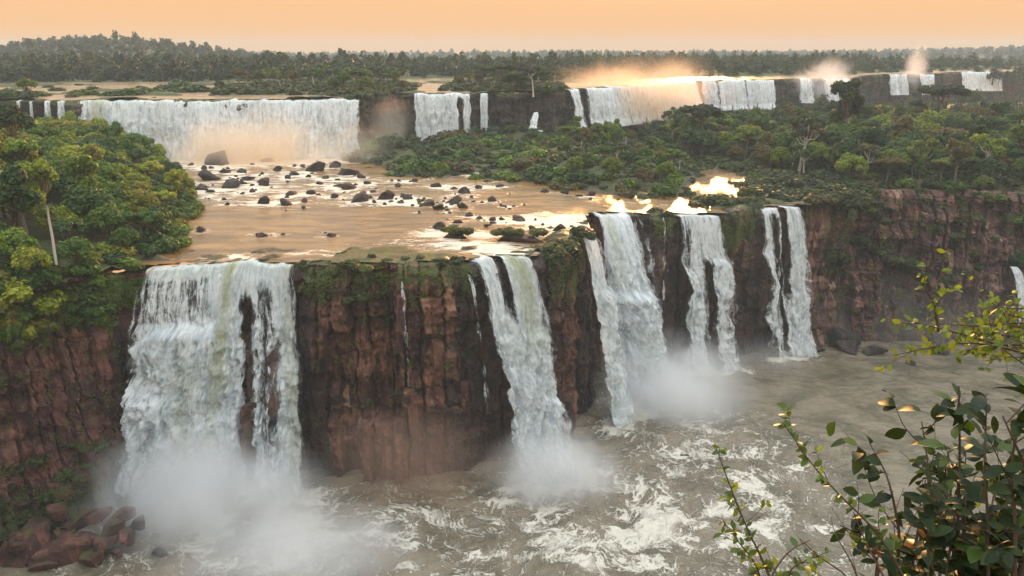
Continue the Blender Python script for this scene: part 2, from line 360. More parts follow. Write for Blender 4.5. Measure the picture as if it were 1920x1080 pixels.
sheet('shelf_ground', -170, 330, 70, 470, 1.0, shelf_ground, M_SHELF, lambda X, Y: (sdf(np.stack([X, Y], 1), FPOLY) > .4) & (sdf(np.stack([X, Y], 1), GPOLY) < 4), lambda X, Y: {'moss': np.clip(.25*(shelf_h(X, Y)-shelf_z(X)), -.3, .14), 'blk': np.full(X.shape, .6), 'wet': np.clip(.5-(shelf_h(X, Y)-shelf_z(X))*1.2, 0, .7)})
sheet('upper_ground', -420, 700, 214, 640, 2.0, upper_h, M_SHELF, lambda X, Y: sdf(np.stack([X, Y], 1), GPOLY) > .6, lambda X, Y: {'moss': .12+.4*sst(-2, 6, sdf(np.stack([X, Y], 1), FAR_LAND)), 'blk': np.full(X.shape, .6)})

def ridge_h(x, y):
    x = np.asarray(x, float); y = np.asarray(y, float)
    h = 43+0*x
    az = x/np.maximum(y, 1)
    h = h+22*np.exp(-((az+.47)/.17)**2)*sst(420, 800, y)*sst(1500, 950, y)+8*np.exp(-((az+.62)/.22)**2)*sst(420, 800, y)
    h = h+14*sst(.10, .75, az)*sst(700, 1700, y)+7*sst(1100, 1900, y)*(.6+.4*np.sin(az*9+1.0))
    return h+3*fbm(x*.004, y*.004, 2, 3)+(U_Z-44)*sst(700, 380, y)
def hills(X, Y): return ridge_h(X, Y)
xs = np.linspace(-2400, 2400, 181); ys = np.linspace(560, 2700, 120)
X, Y = np.meshgrid(xs, ys, indexing='ij'); V = np.stack([X.ravel(), Y.ravel(), hills(X.ravel(), Y.ravel())-1.0], 1)
obj('hills', mk_mesh('hills', V, grid_faces(len(xs), len(ys)), M_SOIL), kind='structure')
def bank(X, Y):
    h = np.interp(Y, [-200, .2, 1.0, 3.2, 10, 22, 30], [64.6, 64.4, 64.1, 62.2, 49, 8, -3]); return h+.25*fbm(X*.5, Y*.5, 4, 3)*sst(40, 0, np.abs(X))
xs = np.linspace(-230, 260, 246); ys = np.concatenate([np.linspace(-200, -6, 20), np.linspace(-5, 31, 60)])
X, Y = np.meshgrid(xs, ys, indexing='ij'); V = np.stack([X.ravel(), Y.ravel(), bank(X.ravel(), Y.ravel())], 1)
obj('viewpoint_ground', mk_mesh('viewpoint_ground', V, grid_faces(len(xs), len(ys)), M_SOIL), kind='structure')

rr = random.Random(4)
BOULDERS = [(330, 313, 20), (415, 307, 60), (382, 317, 17), (452, 323, 23), (420, 323, 27), (463, 337, 27), (430, 350, 43), (393, 337, 40), (497, 347, 33), (590, 320, 43), (627, 313, 30), (553, 328, 23), (500, 303, 30), (548, 365, 27), (585, 363, 23), (627, 370, 20), (495, 381, 27), (537, 383, 27), (570, 378, 20), (377, 355, 33), (393, 360, 20),
    (653, 327, 40), (657, 353, 35), (673, 377, 37), (723, 373, 40), (767, 373, 20), (870, 362, 30), (850, 355, 17), (898, 353, 23), (938, 350, 20), (800, 385, 25), (852, 380, 30), (870, 390, 25), (925, 377, 23), (787, 378, 17), (945, 387, 10), (963, 387, 10), (818, 350, 23), (780, 340, 17), (750, 380, 12), (703, 380, 12), (677, 333, 20),
    (880, 405, 20), (900, 410, 18), (857, 417, 22), (923, 413, 20), (970, 413, 30), (822, 428, 27), (1047, 433, 27), (1000, 430, 20), (378, 433, 27), (493, 443, 24), (620, 442, 24), (1085, 368, 14), (1060, 362, 18), (1020, 360, 16), (1110, 366, 20), (1180, 372, 12), (1246, 372, 10), (840, 395, 12), (905, 380, 11), (600, 345, 18), (640, 350, 22), (520, 320, 20), (540, 335, 16), (475, 360, 14), (420, 375, 14), (455, 345, 22), (610, 335, 20), (700, 360, 14), (690, 345, 16), (745, 350, 14)]
for _ in range(120):
    a_, b_, w_ = BOULDERS[rr.randrange(72)]; BOULDERS.append((round(a_+rr.gauss(0, 26)), round(min(440, max(302, b_+rr.gauss(0, 9)))), rr.uniform(5, 13)))
BOULDERS = [b for b in BOULDERS if not (b[0] < 372 and b[1] > 330 and b[2] < 14)]
# ------------------------------------------------------------------ water sheets
FOAM_SHELF = [(480, 305, 14, 1.0), (400, 300, 12, 1.0), (560, 300, 12, .9), (620, 300, 9, .8), (500, 335, 10, .6), (440, 368, 7, .7), (470, 385, 5, .6), (560, 355, 8, .5), (700, 345, 8, .6), (870, 352, 6, .8), (880, 330, 5, .9),
    (640, 375, 7, .45), (760, 378, 6, .4), (820, 445, 4, 1.0), (900, 445, 3, 1.0), (850, 462, 4, .8), (920, 470, 4, 1.0), (960, 480, 3, 1.1), (1040, 425, 5, .9), (1080, 412, 5, 1.1), (1100, 420, 3, 1.1), (1000, 415, 5, .6), (1080, 452, 3, 1.1),
    (600, 480, 3, .7), (440, 487, 3, 1.0), (740, 462, 4, .4), (1240, 395, 4, .4), (1300, 396, 4, .7), (1180, 400, 4, .6)]
FSW = np.array([[*PZ(a, b, 34.6)[:2], r, w] for a, b, r, w in FOAM_SHELF])
def shelf_foam(X, Y):
    f = .10+.12*fbm(X*.08, Y*.16, 5, 3)
    for cx, cy, r, w in FSW: f = f+1.25*w*np.exp(-(((X-cx)/(r*1.5))**2+((Y-cy)/r)**2))
    for px_, py_, w_ in BOULDERS:
        p_ = PZ(px_, py_+1.5, 34.6); r_ = w_*.5*p_[1]/FPX; f = f+.75*np.exp(-(((X-p_[0])/(r_*1.5+.6))**2+((Y-p_[1]+r_*1.6)/(r_*1.5+.8))**2))
    return {'foam': np.clip(f*(.85+.6*fbm(X*.25, Y*.5, 2, 2)), 0, 1.35)}

sheet('shelf_water', -125, 130, 100, 300, .8, lambda X, Y: shelf_z(X)+.10*fbm(X*.3, Y*.45, 1, 3), M_SHELFW, lambda X, Y: (sdf(np.stack([X, Y], 1), FPOLY) > .5) & (sdf(np.stack([X, Y], 1), GPOLY) < 2) & (X < 66-.0*Y), shelf_foam)
sheet('upper_water', -420, 640, 214, 580, 2.0, lambda X, Y: U_Z+.05*fbm(X*.2, Y*.4, 1, 2), M_UPPERW, lambda X, Y: sdf(np.stack([X, Y], 1), GPOLY) > .8, lambda X, Y: {'foam': np.clip(.22+.3*fbm(X*.05, Y*.2, 3, 3), 0, .6)})
FOAM_RIVER = [(-46, 100, 16, 1.1), (-36, 94, 13, .9), (-22, 103, 12, .9), (-8, 103, 9, .45), (5, 115, 10, 1.1), (14, 108, 13, .75), (2, 98, 12, .55), (26, 138, 11, 1.1), (33, 128, 13, .9), (34, 116, 15, .85), (22, 98, 14, .8), (10, 92, 12, .75), (38, 102, 12, .85),
    (48, 112, 9, .6), (44, 158, 7, .7), (60, 166, 7, .8), (-12, 92, 12, .65), (55, 96, 12, .6), (50, 128, 12, .35), (70, 150, 10, .2), (-62, 92, 4, .3), (30, 90, 12, .7)]
FALL_FEET = [[(-58, 103), (-31, 109)], [(0, 112.4), (10, 114)], [(18, 131), (22, 138)], [(20, 146), (24, 144), (34, 147)], [(36, 157), (49, 159)], [(56, 165), (68, 167)]]
def river_foam(X, Y):
    f = .06+.12*fbm(X*.05, Y*.05, 5, 3)+.15*sst(75, 40, X)*sst(150, 120, Y)
    Pq = np.stack([X, Y], 1)
    for q in FALL_FEET: f = f+1.1*sst(4.5, .5, seg_dist(Pq, q)+1.2*fbm(X*.3, Y*.3, 3, 2))
    for cx, cy, r, w in FOAM_RIVER: f = f+w*.58*np.exp(-(((X-cx)/(r*1.15))**2+((Y-cy)/(r*.8))**2))
    return np.clip(f*(.8+.55*fbm(X*.12, Y*.2, 2, 3)), 0, 1.25)
def river_z(X, Y):
    f = river_foam(X, Y); wx = X+3*fbm(X*.06, Y*.06, 7, 2); wy = Y+3*fbm(X*.06, Y*.06, 11, 2)
    return .10*fbm(X*.2, Y*.3, 1, 3)+np.clip(f+.12, 0, .9)*(1.7*(.45-billow(wx*.10, wy*.20, 4, 4, .55))+.35*fbm(X*.5, Y*.7, 2, 3))
sheet('river', -88, 150, 55, 182, .42, river_z, M_RIVER, None, lambda X, Y: {'foam': river_foam(X, Y)})
V = np.array([(-400, -60, -.9), (400, -60, -.9), (400, 190, -.9), (-400, 190, -.9)], float); obj('river_bed', mk_mesh('river_bed', V, [(0, 1, 2, 3)], M_SOIL), kind='structure')

# ------------------------------------------------------------------ cliffs
FALL_XY = [((-58, 109), (-32.5, 116)), ((-6.5, 118), (4, 120)), ((11.5, 135), (15, 141)), ((15, 150), (29, 158)), ((33, 161), (43.5, 162)), ((52, 169.5), (63, 171))]
def cliff_disp(s, z, seed, amp=1.0, colw=2.4, tone=False):
    rng = np.random.RandomState(seed); b = np.cumsum(rng.uniform(.5*colw, 1.6*colw, 400))-20
    sw = s+.5*fbm(s*.15, z*.22, seed, 3)+.25*perlin(s*.9, z*.9, seed)
    c = np.searchsorted(b, sw); c = np.clip(c, 1, 398); dl = np.minimum(sw-b[c-1], b[c]-sw)
    oc = hsh(c, seed)
    hh = 3.2+8*hsh(c, seed, 3); ph = hsh(c, seed, 5)*16+.8*perlin(s*.8, z*.2, seed)
    rr = np.floor((z+ph)/hh); fr = (z+ph)/hh-rr; dz = np.minimum(fr, 1-fr)*hh
    ob = hsh(c, rr, seed+1)
    d = 1.3*oc+1.0*ob-1.7*np.exp(-(dl/.15)**2)*sst(.1, .4, hsh(c, seed, 9))-.30*np.exp(-(dz/.14)**2)
    b2 = np.cumsum(rng.uniform(.35, 1.3, 900))-20; s2 = sw+.35*perlin(s*.5, z*.35, seed+6); c2 = np.clip(np.searchsorted(b2, s2), 1, 898); h2 = 1.5+6*hsh(c2, 4.0); r2 = np.floor((z+9*hsh(c2, 6.0))/h2)
    d = d+.42*hsh(c2, r2, 2.0)
    big = 1.6*fbm(s*.07, z*.05, seed+2, 3); b3 = np.cumsum(rng.uniform(4, 10, 120))-20; c3 = np.clip(np.searchsorted(b3, sw+.8*perlin(s*.3, z*.12, seed+21)), 1, 118); h3 = 9+14*hsh(c3, 7.0); big = big+2.4*hsh(c3, np.floor((z+20*hsh(c3, 9.0))/h3), 8.0)-1.2
    ledge = .75*fbm(s*.08, z*.34, seed+12, 3)
    if tone: return np.clip(.6*hsh(c, rr, 5.5)+.4*hsh(c2, r2, 6.5)-.5*np.exp(-(dl/.22)**2)*0, 0, 1)
    return amp*(d*.85+big+ledge+.34*fbm(s*.9, z*.40, seed+4, 5, .66))
def cliff_rows(poly, ds, dz, zb, seed, colw, zoff, lean, amp, bumps, base_z, cap, push=0.0):
    """one continuous face along a plan line, returned as grids so that it can be split into neighbouring pieces without gaps"""
    poly = np.asarray(poly, float); d = np.r_[0, np.cumsum(np.linalg.norm(np.diff(poly, axis=0), axis=1))]; n = int(d[-1]/ds)+1
    C, s = resample(poly, n); T = np.gradient(C, axis=0); k = max(3, int(1.6/ds)); ker = np.ones(2*k+1)/(2*k+1)
    Ts = np.stack([np.convolve(np.pad(T[:, i], k, mode='edge'), ker, 'valid') for i in (0, 1)], 1); Ts /= np.linalg.norm(Ts, axis=1)[:, None]
    N = np.stack([Ts[:, 1], -Ts[:, 0]], 1)
    at = lambda v: (np.interp(s, d, v) if not np.isscalar(v) else np.full(n, v))
    ztop = base_z(C[:, 0])+at(zoff); nv = int((ztop.max()-zb)/dz)+1; tv = np.linspace(0, 1, nv)
    S, TV = np.meshgrid(s, tv, indexing='ij'); Z = zb+(ztop[:, None]-zb)*TV; zt = np.repeat(ztop[:, None], nv, 1)
    D = (cliff_disp(S, Z, seed, 1.0, colw)-1.0)*at(amp)[:, None]+at(push)[:, None]
    TN = cliff_disp(S, Z, seed, 1.0, colw, True); TN = np.c_[TN, np.repeat(TN[:, -1:], 6, 1)]
    for (vi, off, bz, bw, bh, ba) in bumps: D = D+ba*(1.6-.03*Z)*np.exp(-((S-(d[vi]+off)+.5*perlin(Z*.25, off, 2.5))/bw)**4-((Z-bz)/bh)**4)
    rim = sst(-1.6, 0, Z-zt); D = D*(1-.55*rim)-.5*rim**2-at(lean)[:, None]*(Z-zb)
    Z = Z+.3*perlin(S*.5, Z*.5, seed)*sst(zb+1, zb+4, Z)
    X = C[:, 0][:, None]+N[:, 0][:, None]*D; Y = C[:, 1][:, None]+N[:, 1][:, None]*D
    for q in range(1, 7):
        a = cap*q/6; dd = D[:, -1]-a; zz = Z[:, nv-1]+.12*min(q, 2)+.35*fbm(s*.35, a*.5, seed+9, 3)-.7*sst(3, 6, q)
        X = np.c_[X, C[:, 0]+N[:, 0]*dd]; Y = np.c_[Y, C[:, 1]+N[:, 1]*dd]; Z = np.c_[Z, zz]; zt = np.c_[zt, zz]
    return X, Y, Z, zt, s, d, N, TN
def cliff_piece(name, rows, a, b, mat, wetfun=None, mossfun=None):
    X, Y, Z, zt, s, d, N, TN = rows; i0 = np.searchsorted(s, d[a]); i1 = min(np.searchsorted(s, d[b]), len(s)-1); sl = slice(i0, i1+1)
    X, Y, Z, zt = X[sl], Y[sl], Z[sl], zt[sl]; V = np.stack([X, Y, Z], -1).reshape(-1, 3)
    we = wetfun(X, Y, Z) if wetfun else np.zeros_like(X); mo = mossfun(X, Y, Z, zt) if mossfun else np.zeros_like(X)
    return obj(name, mk_mesh(name, V, grid_faces(*X.shape)[:, ::-1], mat, False, {'wet': we.ravel(), 'moss': mo.ravel(), 'blk': TN[sl].ravel()}), kind='structure')
def wet_front(X, Y, Z):
    w = np.zeros_like(X)
    for a, b in FALL_XY:
        dd = seg_dist(np.stack([X.ravel(), Y.ravel()], 1), [a, b]).reshape(X.shape); w = np.maximum(w, sst(6, 2, dd+1.5*fbm(X*.4, Z*.1, 3, 2)))
    return np.maximum(w, .35*sst(3, 0, Z))
def moss_front(X, Y, Z, zt): return .30*sst(5, 0, zt-Z+3.0*fbm(X*.3, Y*.3, 1, 3))-.14*sst(12, 25, zt-Z)-.14*(zt-Z < .3)
def moss_left(X, Y, Z, zt): return .32*sst(9, 0, zt-Z+3*fbm(X*.3, Y*.3, 1, 3))+.30*sst(9, 2, Z+3*fbm(X*.3, Z*.3, 5, 2))
def moss_slope(X, Y, Z, zt): return -.24+.26*fbm(X*.09, Z*.15, 7, 3)+.10*sst(14, 3, Z)+.22*sst(6, 0, zt-Z)
NF = len(F_LIP)
zoff = np.zeros(NF); zoff[:6] = .3; zoff[6:11] = -.3; zoff[12:15] = .15; zoff[15:19] = -.35; zoff[19:23] = .5; zoff[23:28] = -.25; zoff[28] = .3; zoff[29:31] = -.25; zoff[31] = .3; zoff[33:35] = -.25; zoff[35:] = .5
lean = np.zeros(NF); lean[:6] = .10; lean[36:] = .34; lean[35] = .10; lean[19:22] = .03
amp = np.ones(NF); amp[:6] = 1.1; amp[12:15] = 1.3; amp[16:19] = .7; amp[36:] = 2.0
push = np.zeros(NF)
for k_ in list(range(6, 12))+list(range(16, 19))+[22, 23, 24, 25, 26, 27, 29, 30, 33, 34]: push[k_] = -1.1; amp[k_] = .7
zoff[[7, 8, 9, 10, 16, 17, 25, 26, 29, 30, 33, 34]] = -1.2
FRONT = cliff_rows(F_LIP, .21, .22, -2, 33, 2.4, zoff, lean, amp, [(6, 21.9, 15, 1.7, 16, 5.6), (6, 25.4, 17, 1.2, 7, 4.6), (6, 12, 23, 3, 3, 1.6), (15, 5.0, 28, .9, 9, 3.2), (27, -.5, 18, 2.0, 20, 1.6), (30, -4.6, 20, 1.0, 6, 2.6)], shelf_z, 4, push)
cliff_piece('cliff_left', FRONT, 1, 6, M_CLIFF_L, None, moss_left)
cliff_piece('cliff_under_left_fall', FRONT, 6, 11, M_CLIFF, wet_front)
CLIFF_C = cliff_piece('cliff_centre', FRONT, 11, 15, M_CLIFF, wet_front, moss_front)
cliff_piece('cliff_notch', FRONT, 15, 19, M_CLIFF, wet_front)
CLIFF_P = cliff_piece('cliff_promontory', FRONT, 19, 23, M_CLIFF, wet_front, moss_front)
cliff_piece('cliff_gorge', FRONT, 23, 32, M_CLIFF, wet_front, moss_front)
cliff_piece('cliff_right', FRONT, 32, 35, M_CLIFF, wet_front, moss_front)
cliff_piece('cliff_far_right', FRONT, 35, 40, M_RCLIFF, None, moss_slope)
UPC = cliff_rows(G_LIP, .8, .5, 32, 91, 3.5, -.3, 0.0, 1.2, [], lambda x: np.full(x.shape, U_Z), 5, -1.6)
cliff_piece('upper_cliff', UPC, 1, 14, M_UCLIFF, None, lambda X, Y, Z, zt: .28*sst(5, 0, zt-Z)-.05)
cliff_piece('far_cliff', UPC, 14, len(G_LIP)-1, M_UCLIFF, None, lambda X, Y, Z, zt: .2+0*X)

# ------------------------------------------------------------------ waterfalls
def fall_mesh(name, lip, base, zt, zb, res, mask, seed, mat, out=0.0, bulge=.5, ledges=(), green=None, approach=3.0, puff=.7):
    lip = np.asarray(lip, float); L = np.linalg.norm(np.diff(lip, axis=0), axis=1).sum()
    nu = max(5, int(L/res)+1); A, su = resample(lip, nu); B, _ = resample(base, nu)
    dv = A-B; dv = dv/(np.linalg.norm(dv, axis=1)[:, None]+1e-6); A = A+dv*(.55*perlin(su*.45, seed+.5)+.3*perlin(su*1.3, seed+7.5))[:, None]*min(1.0, L/6)
    zt = np.asarray(zt(A[:, 0]) if callable(zt) else np.full(nu, zt)); zbv = np.full(nu, zb) if np.isscalar(zb) else np.interp(np.linspace(0, 1, nu), np.linspace(0, 1, len(zb)), zb)
    zt = zt+(-.35+.55*perlin(su*.28, seed+3.5)+.25*perlin(su*.9, seed+1.5))*min(1.0, L/8)
    hgt = float((zt-zbv).max()); nv = max(8, int(hgt/res)+1); na = max(2, int(approach/(res*2)))+1 if approach else 0
    v = np.linspace(0, 1, nv); u = np.linspace(0, 1, nu)
    O = B-A; sm = max(2, nu//6); ker = np.ones(2*sm+1)/(2*sm+1)
    O = np.stack([np.convolve(np.pad(O[:, i], sm, mode='edge'), ker, 'valid') for i in (0, 1)], 1); On = O/(np.linalg.norm(O, axis=1)[:, None]+1e-6)
    U, VV = np.meshgrid(u, v, indexing='ij'); Um = np.repeat(su[:, None], nv, 1); Zd = VV*hgt
    h = .62*np.sqrt(VV)+.38*VV
    ext = out*sst(0, .05, VV)
    for (u0, uw, v0, am) in ledges: ext = ext+am*sst(v0-.025, v0+.03, VV+.03*perlin(U*9, seed, 0))*np.exp(-((U-u0)/uw)**4)*(1-.35*sst(v0, 1, VV))
    streak = 1.3*perlin(Um*.30+seed*3, Zd*.03, seed+1)+perlin(Um*.75+seed, Zd*.06, seed)+.6*perlin(Um*1.9, Zd*.10, seed+3)
    warpu = Um+.5*perlin(Um*.4, Zd*.25, seed+8); bl = billow(warpu*.42, Zd*.15-seed, seed+5, 4, .6)
    ext = ext+bulge*streak*sst(0, .10, VV)*(.5+.5*VV)+puff*(.5-bl)*sst(.06, .5, VV)*2.4
    ext = ext+1.6*puff*sst(.80, 1, VV)
    X = A[:, 0][:, None]+(B-A)[:, 0][:, None]*h+On[:, 0][:, None]*ext; Y = A[:, 1][:, None]+(B-A)[:, 1][:, None]*h+On[:, 1][:, None]*ext
    tn = np.gradient(A, axis=0); tn /= np.linalg.norm(tn, axis=1)[:, None]+1e-6; lat = (.55*perlin(Um*.35, Zd*.16, seed+14)+.25*perlin(Um*.9, Zd*.4, seed+15))*sst(.02, .3, VV)*min(1.4, .25*L)
    X = X+tn[:, 0][:, None]*lat; Y = Y+tn[:, 1][:, None]*lat
    Z = zt[:, None]+(zbv-zt)[:, None]*VV-.10*sst(0, .02, VV)+.12
    cov = mask(U, VV, Um, Zd); ed = np.minimum(U, 1-U)*L+.35*perlin(Zd*.30, seed, 2); cov = cov-.95*sst(.20*min(L, 8), 0, ed+.4*perlin(Um*1.2, Zd*.08, seed+6))
    gr = green(U, VV) if green else np.zeros_like(U)
    if approach:
        a = np.linspace(approach, approach/na, na); fl = []
        Xa = A[:, 0][:, None]-On[:, 0][:, None]*a; Ya = A[:, 1][:, None]-On[:, 1][:, None]*a
        Za = zt[:, None]+.12+.05*a+.10*perlin(Xa*.7, Ya*.7, seed)-.22*sst(approach*.5, approach, a)
        X = np.c_[Xa, X]; Y = np.c_[Ya, Y]; Z = np.c_[Za, Z]; Um = np.c_[np.repeat(su[:, None], na, 1), Um]; Zd = np.c_[np.repeat(-a[None], nu, 0), Zd]
        c0 = cov[:, :1]; cov = np.c_[c0-.55*sst(.15*approach, approach, a)[None]-.0*c0, cov]; gr = np.c_[np.repeat(gr[:, :1], na, 1), gr]
    V = np.stack([X, Y, Z], -1).reshape(-1, 3); flow = np.stack([Um+seed*31, Zd, np.full_like(Um, seed)], -1).reshape(-1, 3)
    return mk_mesh(name, V, grid_faces(*X.shape)[:, ::-1], mat, True, {'flow': flow, 'cover': cov.ravel(), 'green': gr.ravel()})
def gap(U, c, w): return np.exp(-((U-c)/w)**4)
def fall(name, label, lip, base, zt, zb, res, seed, mask=None, group=None, veil=True, **kw):
    t = thing(name, label, 'waterfall', (0, 0, 0), group=group)
    mask = mask or (lambda U, V, Um, Zd: .95+0*U)
    obj('curtain', fall_mesh('curtain', lip, base, zt, zb, res, mask, seed, M_FALL, **kw), t)
    if veil:
        kw2 = dict(kw); kw2['approach'] = 0
        obj('veil', fall_mesh('veil', lip, base, zt, zb, res*1.2, lambda U, V, Um, Zd: mask(U, V, Um, Zd)-.42+.25*V, seed+50, M_VEIL, out=.75, **kw2), t)
    return t
SZ = lambda x: shelf_z(x)-.05
fall('waterfall', 'widest front waterfall, white and thundering past dark rock columns at far left of the gorge', [(-53.8, 112.0), (-52.4, 114), (-50.4, 115.4), (-47, 116.4), (-40, 117.4), (-36.5, 115.9), (-32.2, 115.4)], [(-58.2, 105.4), (-53, 107.6), (-45, 110), (-38, 110.8), (-31.6, 111.4)], SZ, [4, 1, 0, 0, -.3], .16, 1,
     lambda U, V, Um, Zd: .98-.95*gap(U+.03*perlin(V*4, 1.5, 0)+.015*perlin(V*14, 4.5, 0), .665, .045+.02*perlin(V*6, 8.5, 0))*sst(.06, .2, V)-.55*gap(U, .79, .06)*sst(.04, .12, V)*sst(1.0, .75, V)-.50*gap(U, .26, .20)*sst(.02, .06, V)*sst(.27, .20, V)-.35*gap(U, .05, .05)-.40*gap(U+.05*perlin(V*5, 2.5, 0), .17, .04)*sst(.3, .5, V)-.3*gap(U, .93, .04)*sst(.03, .08, V)*sst(.3, .2, V),
     ledges=[(.30, .22, .26, 1.8), (.2, .16, .55, 1.5), (.5, .12, .66, 1.2), (.92, .08, .4, 1.0)], green=lambda U, V: .85*gap(U+.10*V, .56, .035)*sst(1, .3, V)+.45*gap(U, .36, .05)*sst(.2, .5, V)+.4*gap(U, .95, .05)+.35*sst(.06, 0, V), bulge=.8, puff=1.15, approach=2.5)
fall('waterfall', 'twin stream waterfall split by a rock spike beside the brown centre cliff', [(-6.0, 117.8), (-3.6, 120), (0.6, 121), (3.4, 120)], [(0, 113.4), (3, 113), (6, 113.4), (9.6, 115)], SZ, 0, .15, 2,
     lambda U, V, Um, Zd: .98-1.0*gap(U, .42, .07)*sst(.40, .12, V)-.25*gap(U, .1, .12)*sst(.2, .5, V), ledges=[(.35, .2, .48, .7), (.8, .2, .62, .9)], green=lambda U, V: .95*gap(U, .68, .13)*sst(.55, .05, V)+.35*sst(.08, 0, V), bulge=.5, puff=.9, approach=5)
fall('waterfall', 'slender curved waterfall sliding off the mossy rock promontory', [(11.6, 133.8), (13, 136.6), (14.6, 139.4)], [(17.6, 131.5), (19.6, 134.5), (21.6, 138.5)], SZ, 0, .16, 3,
     lambda U, V, Um, Zd: .90-.25*gap(U, .75, .15)*sst(.3, .6, V), ledges=[(.6, .3, .30, 1.2)], bulge=.4, puff=.6, approach=4)
fall('waterfall', 'deep pale waterfall in the gorge recess, bursting outward in spray halfway down', [(16.8, 153.0), (17.8, 155.8), (20.6, 157.2), (25.2, 157.7)], [(20, 147), (23, 145.4), (27.5, 145.2), (32.5, 148)], SZ, 0, .18, 4,
     lambda U, V, Um, Zd: .98-.6*gap(U, .86, .07)*sst(.8, .4, V), ledges=[(.5, .35, .42, 2.2)], green=lambda U, V: .55*gap(U, .35, .12)*sst(.5, .05, V)+.35*gap(U, .6, .2)*sst(.5, .8, V), bulge=.5, puff=1.3, approach=5)
fall('waterfall', 'broken bluish waterfall over stepped rock between two dark pillars of the gorge', [(33.4, 161.2), (38, 161.8), (43, 161.8)], [(36, 158), (42, 158.5), (48.4, 159.4)], SZ, 0, .18, 5,
     lambda U, V, Um, Zd: .80-.75*gap(U, .52, .08)*sst(.2, .35, V)-.35*gap(U, .2, .08)*sst(.02, .1, V)*sst(.5, .3, V)-.25*sst(.55, .9, U)*sst(.3, .6, V), ledges=[(.75, .25, .28, 1.4), (.2, .2, .35, 1.0)], bulge=.4, puff=.6, approach=3)
fall('waterfall', 'pair of tall straight white streams at the right end of the front wall', [(52.6, 169.2), (57, 170.2), (62.6, 170.4)], [(56.5, 166), (61, 166.6), (67.6, 167.6)], SZ, 0, .18, 6,
     lambda U, V, Um, Zd: .95-1.0*gap(U, .30+.05*V, .09)*sst(.0, .05, V)-.85*gap(U, .52, .09)*sst(.7, .4, V)-.25*gap(U, .52, .1), ledges=[(.1, .12, .3, .8)], bulge=.4, puff=.5, approach=3)
fall('waterfall', 'small white spout jutting from the red cliff at the right edge', [(111.5, 173.2), (113.2, 173)], [(114.6, 169.5), (118, 169)], 19.0, 2.0, .2, 7, None, approach=0, puff=.3, bulge=.3)
RILLS = [('thin broken rill just left of the twin stream waterfall', [(-6.9, 116.3), (-6.3, 116.7)], [(-4.2, 113.0), (-3.4, 113.0)], 33, 12), ('faint hanging trickle down the brown centre cliff', [(-16.6, 113.1), (-16.1, 113.1)], [(-16.0, 111.8), (-15.4, 111.8)], 33, 17),
         ('thin trickle down the dark pillar inside the gorge', [(30.0, 157.2), (30.6, 157.3)], [(30.6, 155.6), (31.2, 155.6)], 33.4, 8)]
for k, (lb, a, b, zt_, zb_) in enumerate(RILLS):
    fall('water_rill', lb, a, b, zt_, zb_, .12, 20+k, lambda U, V, Um, Zd: .50-.15*V, None, False, approach=0, puff=.15, bulge=.15, out=.3)
def ufall(label, a, b, zb, seed, depth=5.0, mask=None, res=.45, green=None, **kw):
    a = np.asarray(a, float); b = np.asarray(b, float); m = (b-a)/np.linalg.norm(b-a); nrm = np.array([m[1], -m[0]])
    mid = [a+(b-a)*q+nrm*(.5+.6*math.sin(q*9+seed)) for q in np.linspace(0, 1, 9)]; bs = [p+nrm*depth*(.8+.3*math.sin(q*2.3+seed)) for q, p in enumerate(mid)]
    return fall('waterfall', label, mid, bs, U_Z-.05, zb, res, seed, mask, green=green, approach=6, **kw)
ufall('broad curtain waterfall at the back left, orange tinted mist at its foot', (-125.5, 236), (-44.5, 242), 34.5, 31, 5.5, lambda U, V, Um, Zd: .88-.30*sst(.10, .0, U)+.12*perlin(Um*.13, 0, 4), .32, lambda U, V: .8*gap(U, .085, .03)*sst(1, .3, V)+.25*sst(.1, 0, V), bulge=.9, puff=.7)
ufall('square bluish curtain waterfall at the back between dark cliffs', (-33, 270), (-13.2, 272), 35, 32, 4, lambda U, V, Um, Zd: .85-.85*gap(U, .80, .05)*sst(.02, .1, V), .32, bulge=.5, puff=.4)
ufall('single narrow waterfall to the right of the square back curtain', (-10.8, 272.2), (-7.8, 272.4), 35, 33, 3.5, lambda U, V, Um, Zd: .9+0*U, .25, bulge=.3, puff=.3)
ufall('long golden waterfall under the orange spray cloud', (19.5, 299.5), (81, 363), 37, 34, 6, lambda U, V, Um, Zd: .85+.10*perlin(Um*.1, 0, 3)-.8*gap(U, .10, .03), .5, bulge=.7, puff=.5)
ufall('row of stepped pale waterfalls beyond the golden one', (88, 386.5), (125.5, 393.6), 38, 35, 5, lambda U, V, Um, Zd: .90-.55*gap(U, .22, .02)-.45*gap(U, .58, .02), .6, bulge=.6, puff=.5)
ufall('distant small falls in smoke like spray behind a tall tree', (141, 407.5), (169, 412.5), 40, 36, 5, lambda U, V, Um, Zd: .75-.7*gap(U, .35, .12), .7, bulge=.5, puff=.5)
ufall('farther of the distant pale falls, its left half, beyond the forest', (217, 478.3), (229, 479.3), 40, 37, 5, lambda U, V, Um, Zd: .85+0*U, .7, bulge=.5, puff=.4)
ufall('farther of the distant pale falls, its right half, beside a spray plume', (234.5, 479.6), (245.5, 480.6), 40, 38, 5, lambda U, V, Um, Zd: .85+0*U, .7, bulge=.5, puff=.4)
ufall('flat topped distant waterfall at the far right above the trees', (281, 521.2), (309.5, 524.6), 40, 39, 5, lambda U, V, Um, Zd: .8+0*U, .8, bulge=.5, puff=.4)
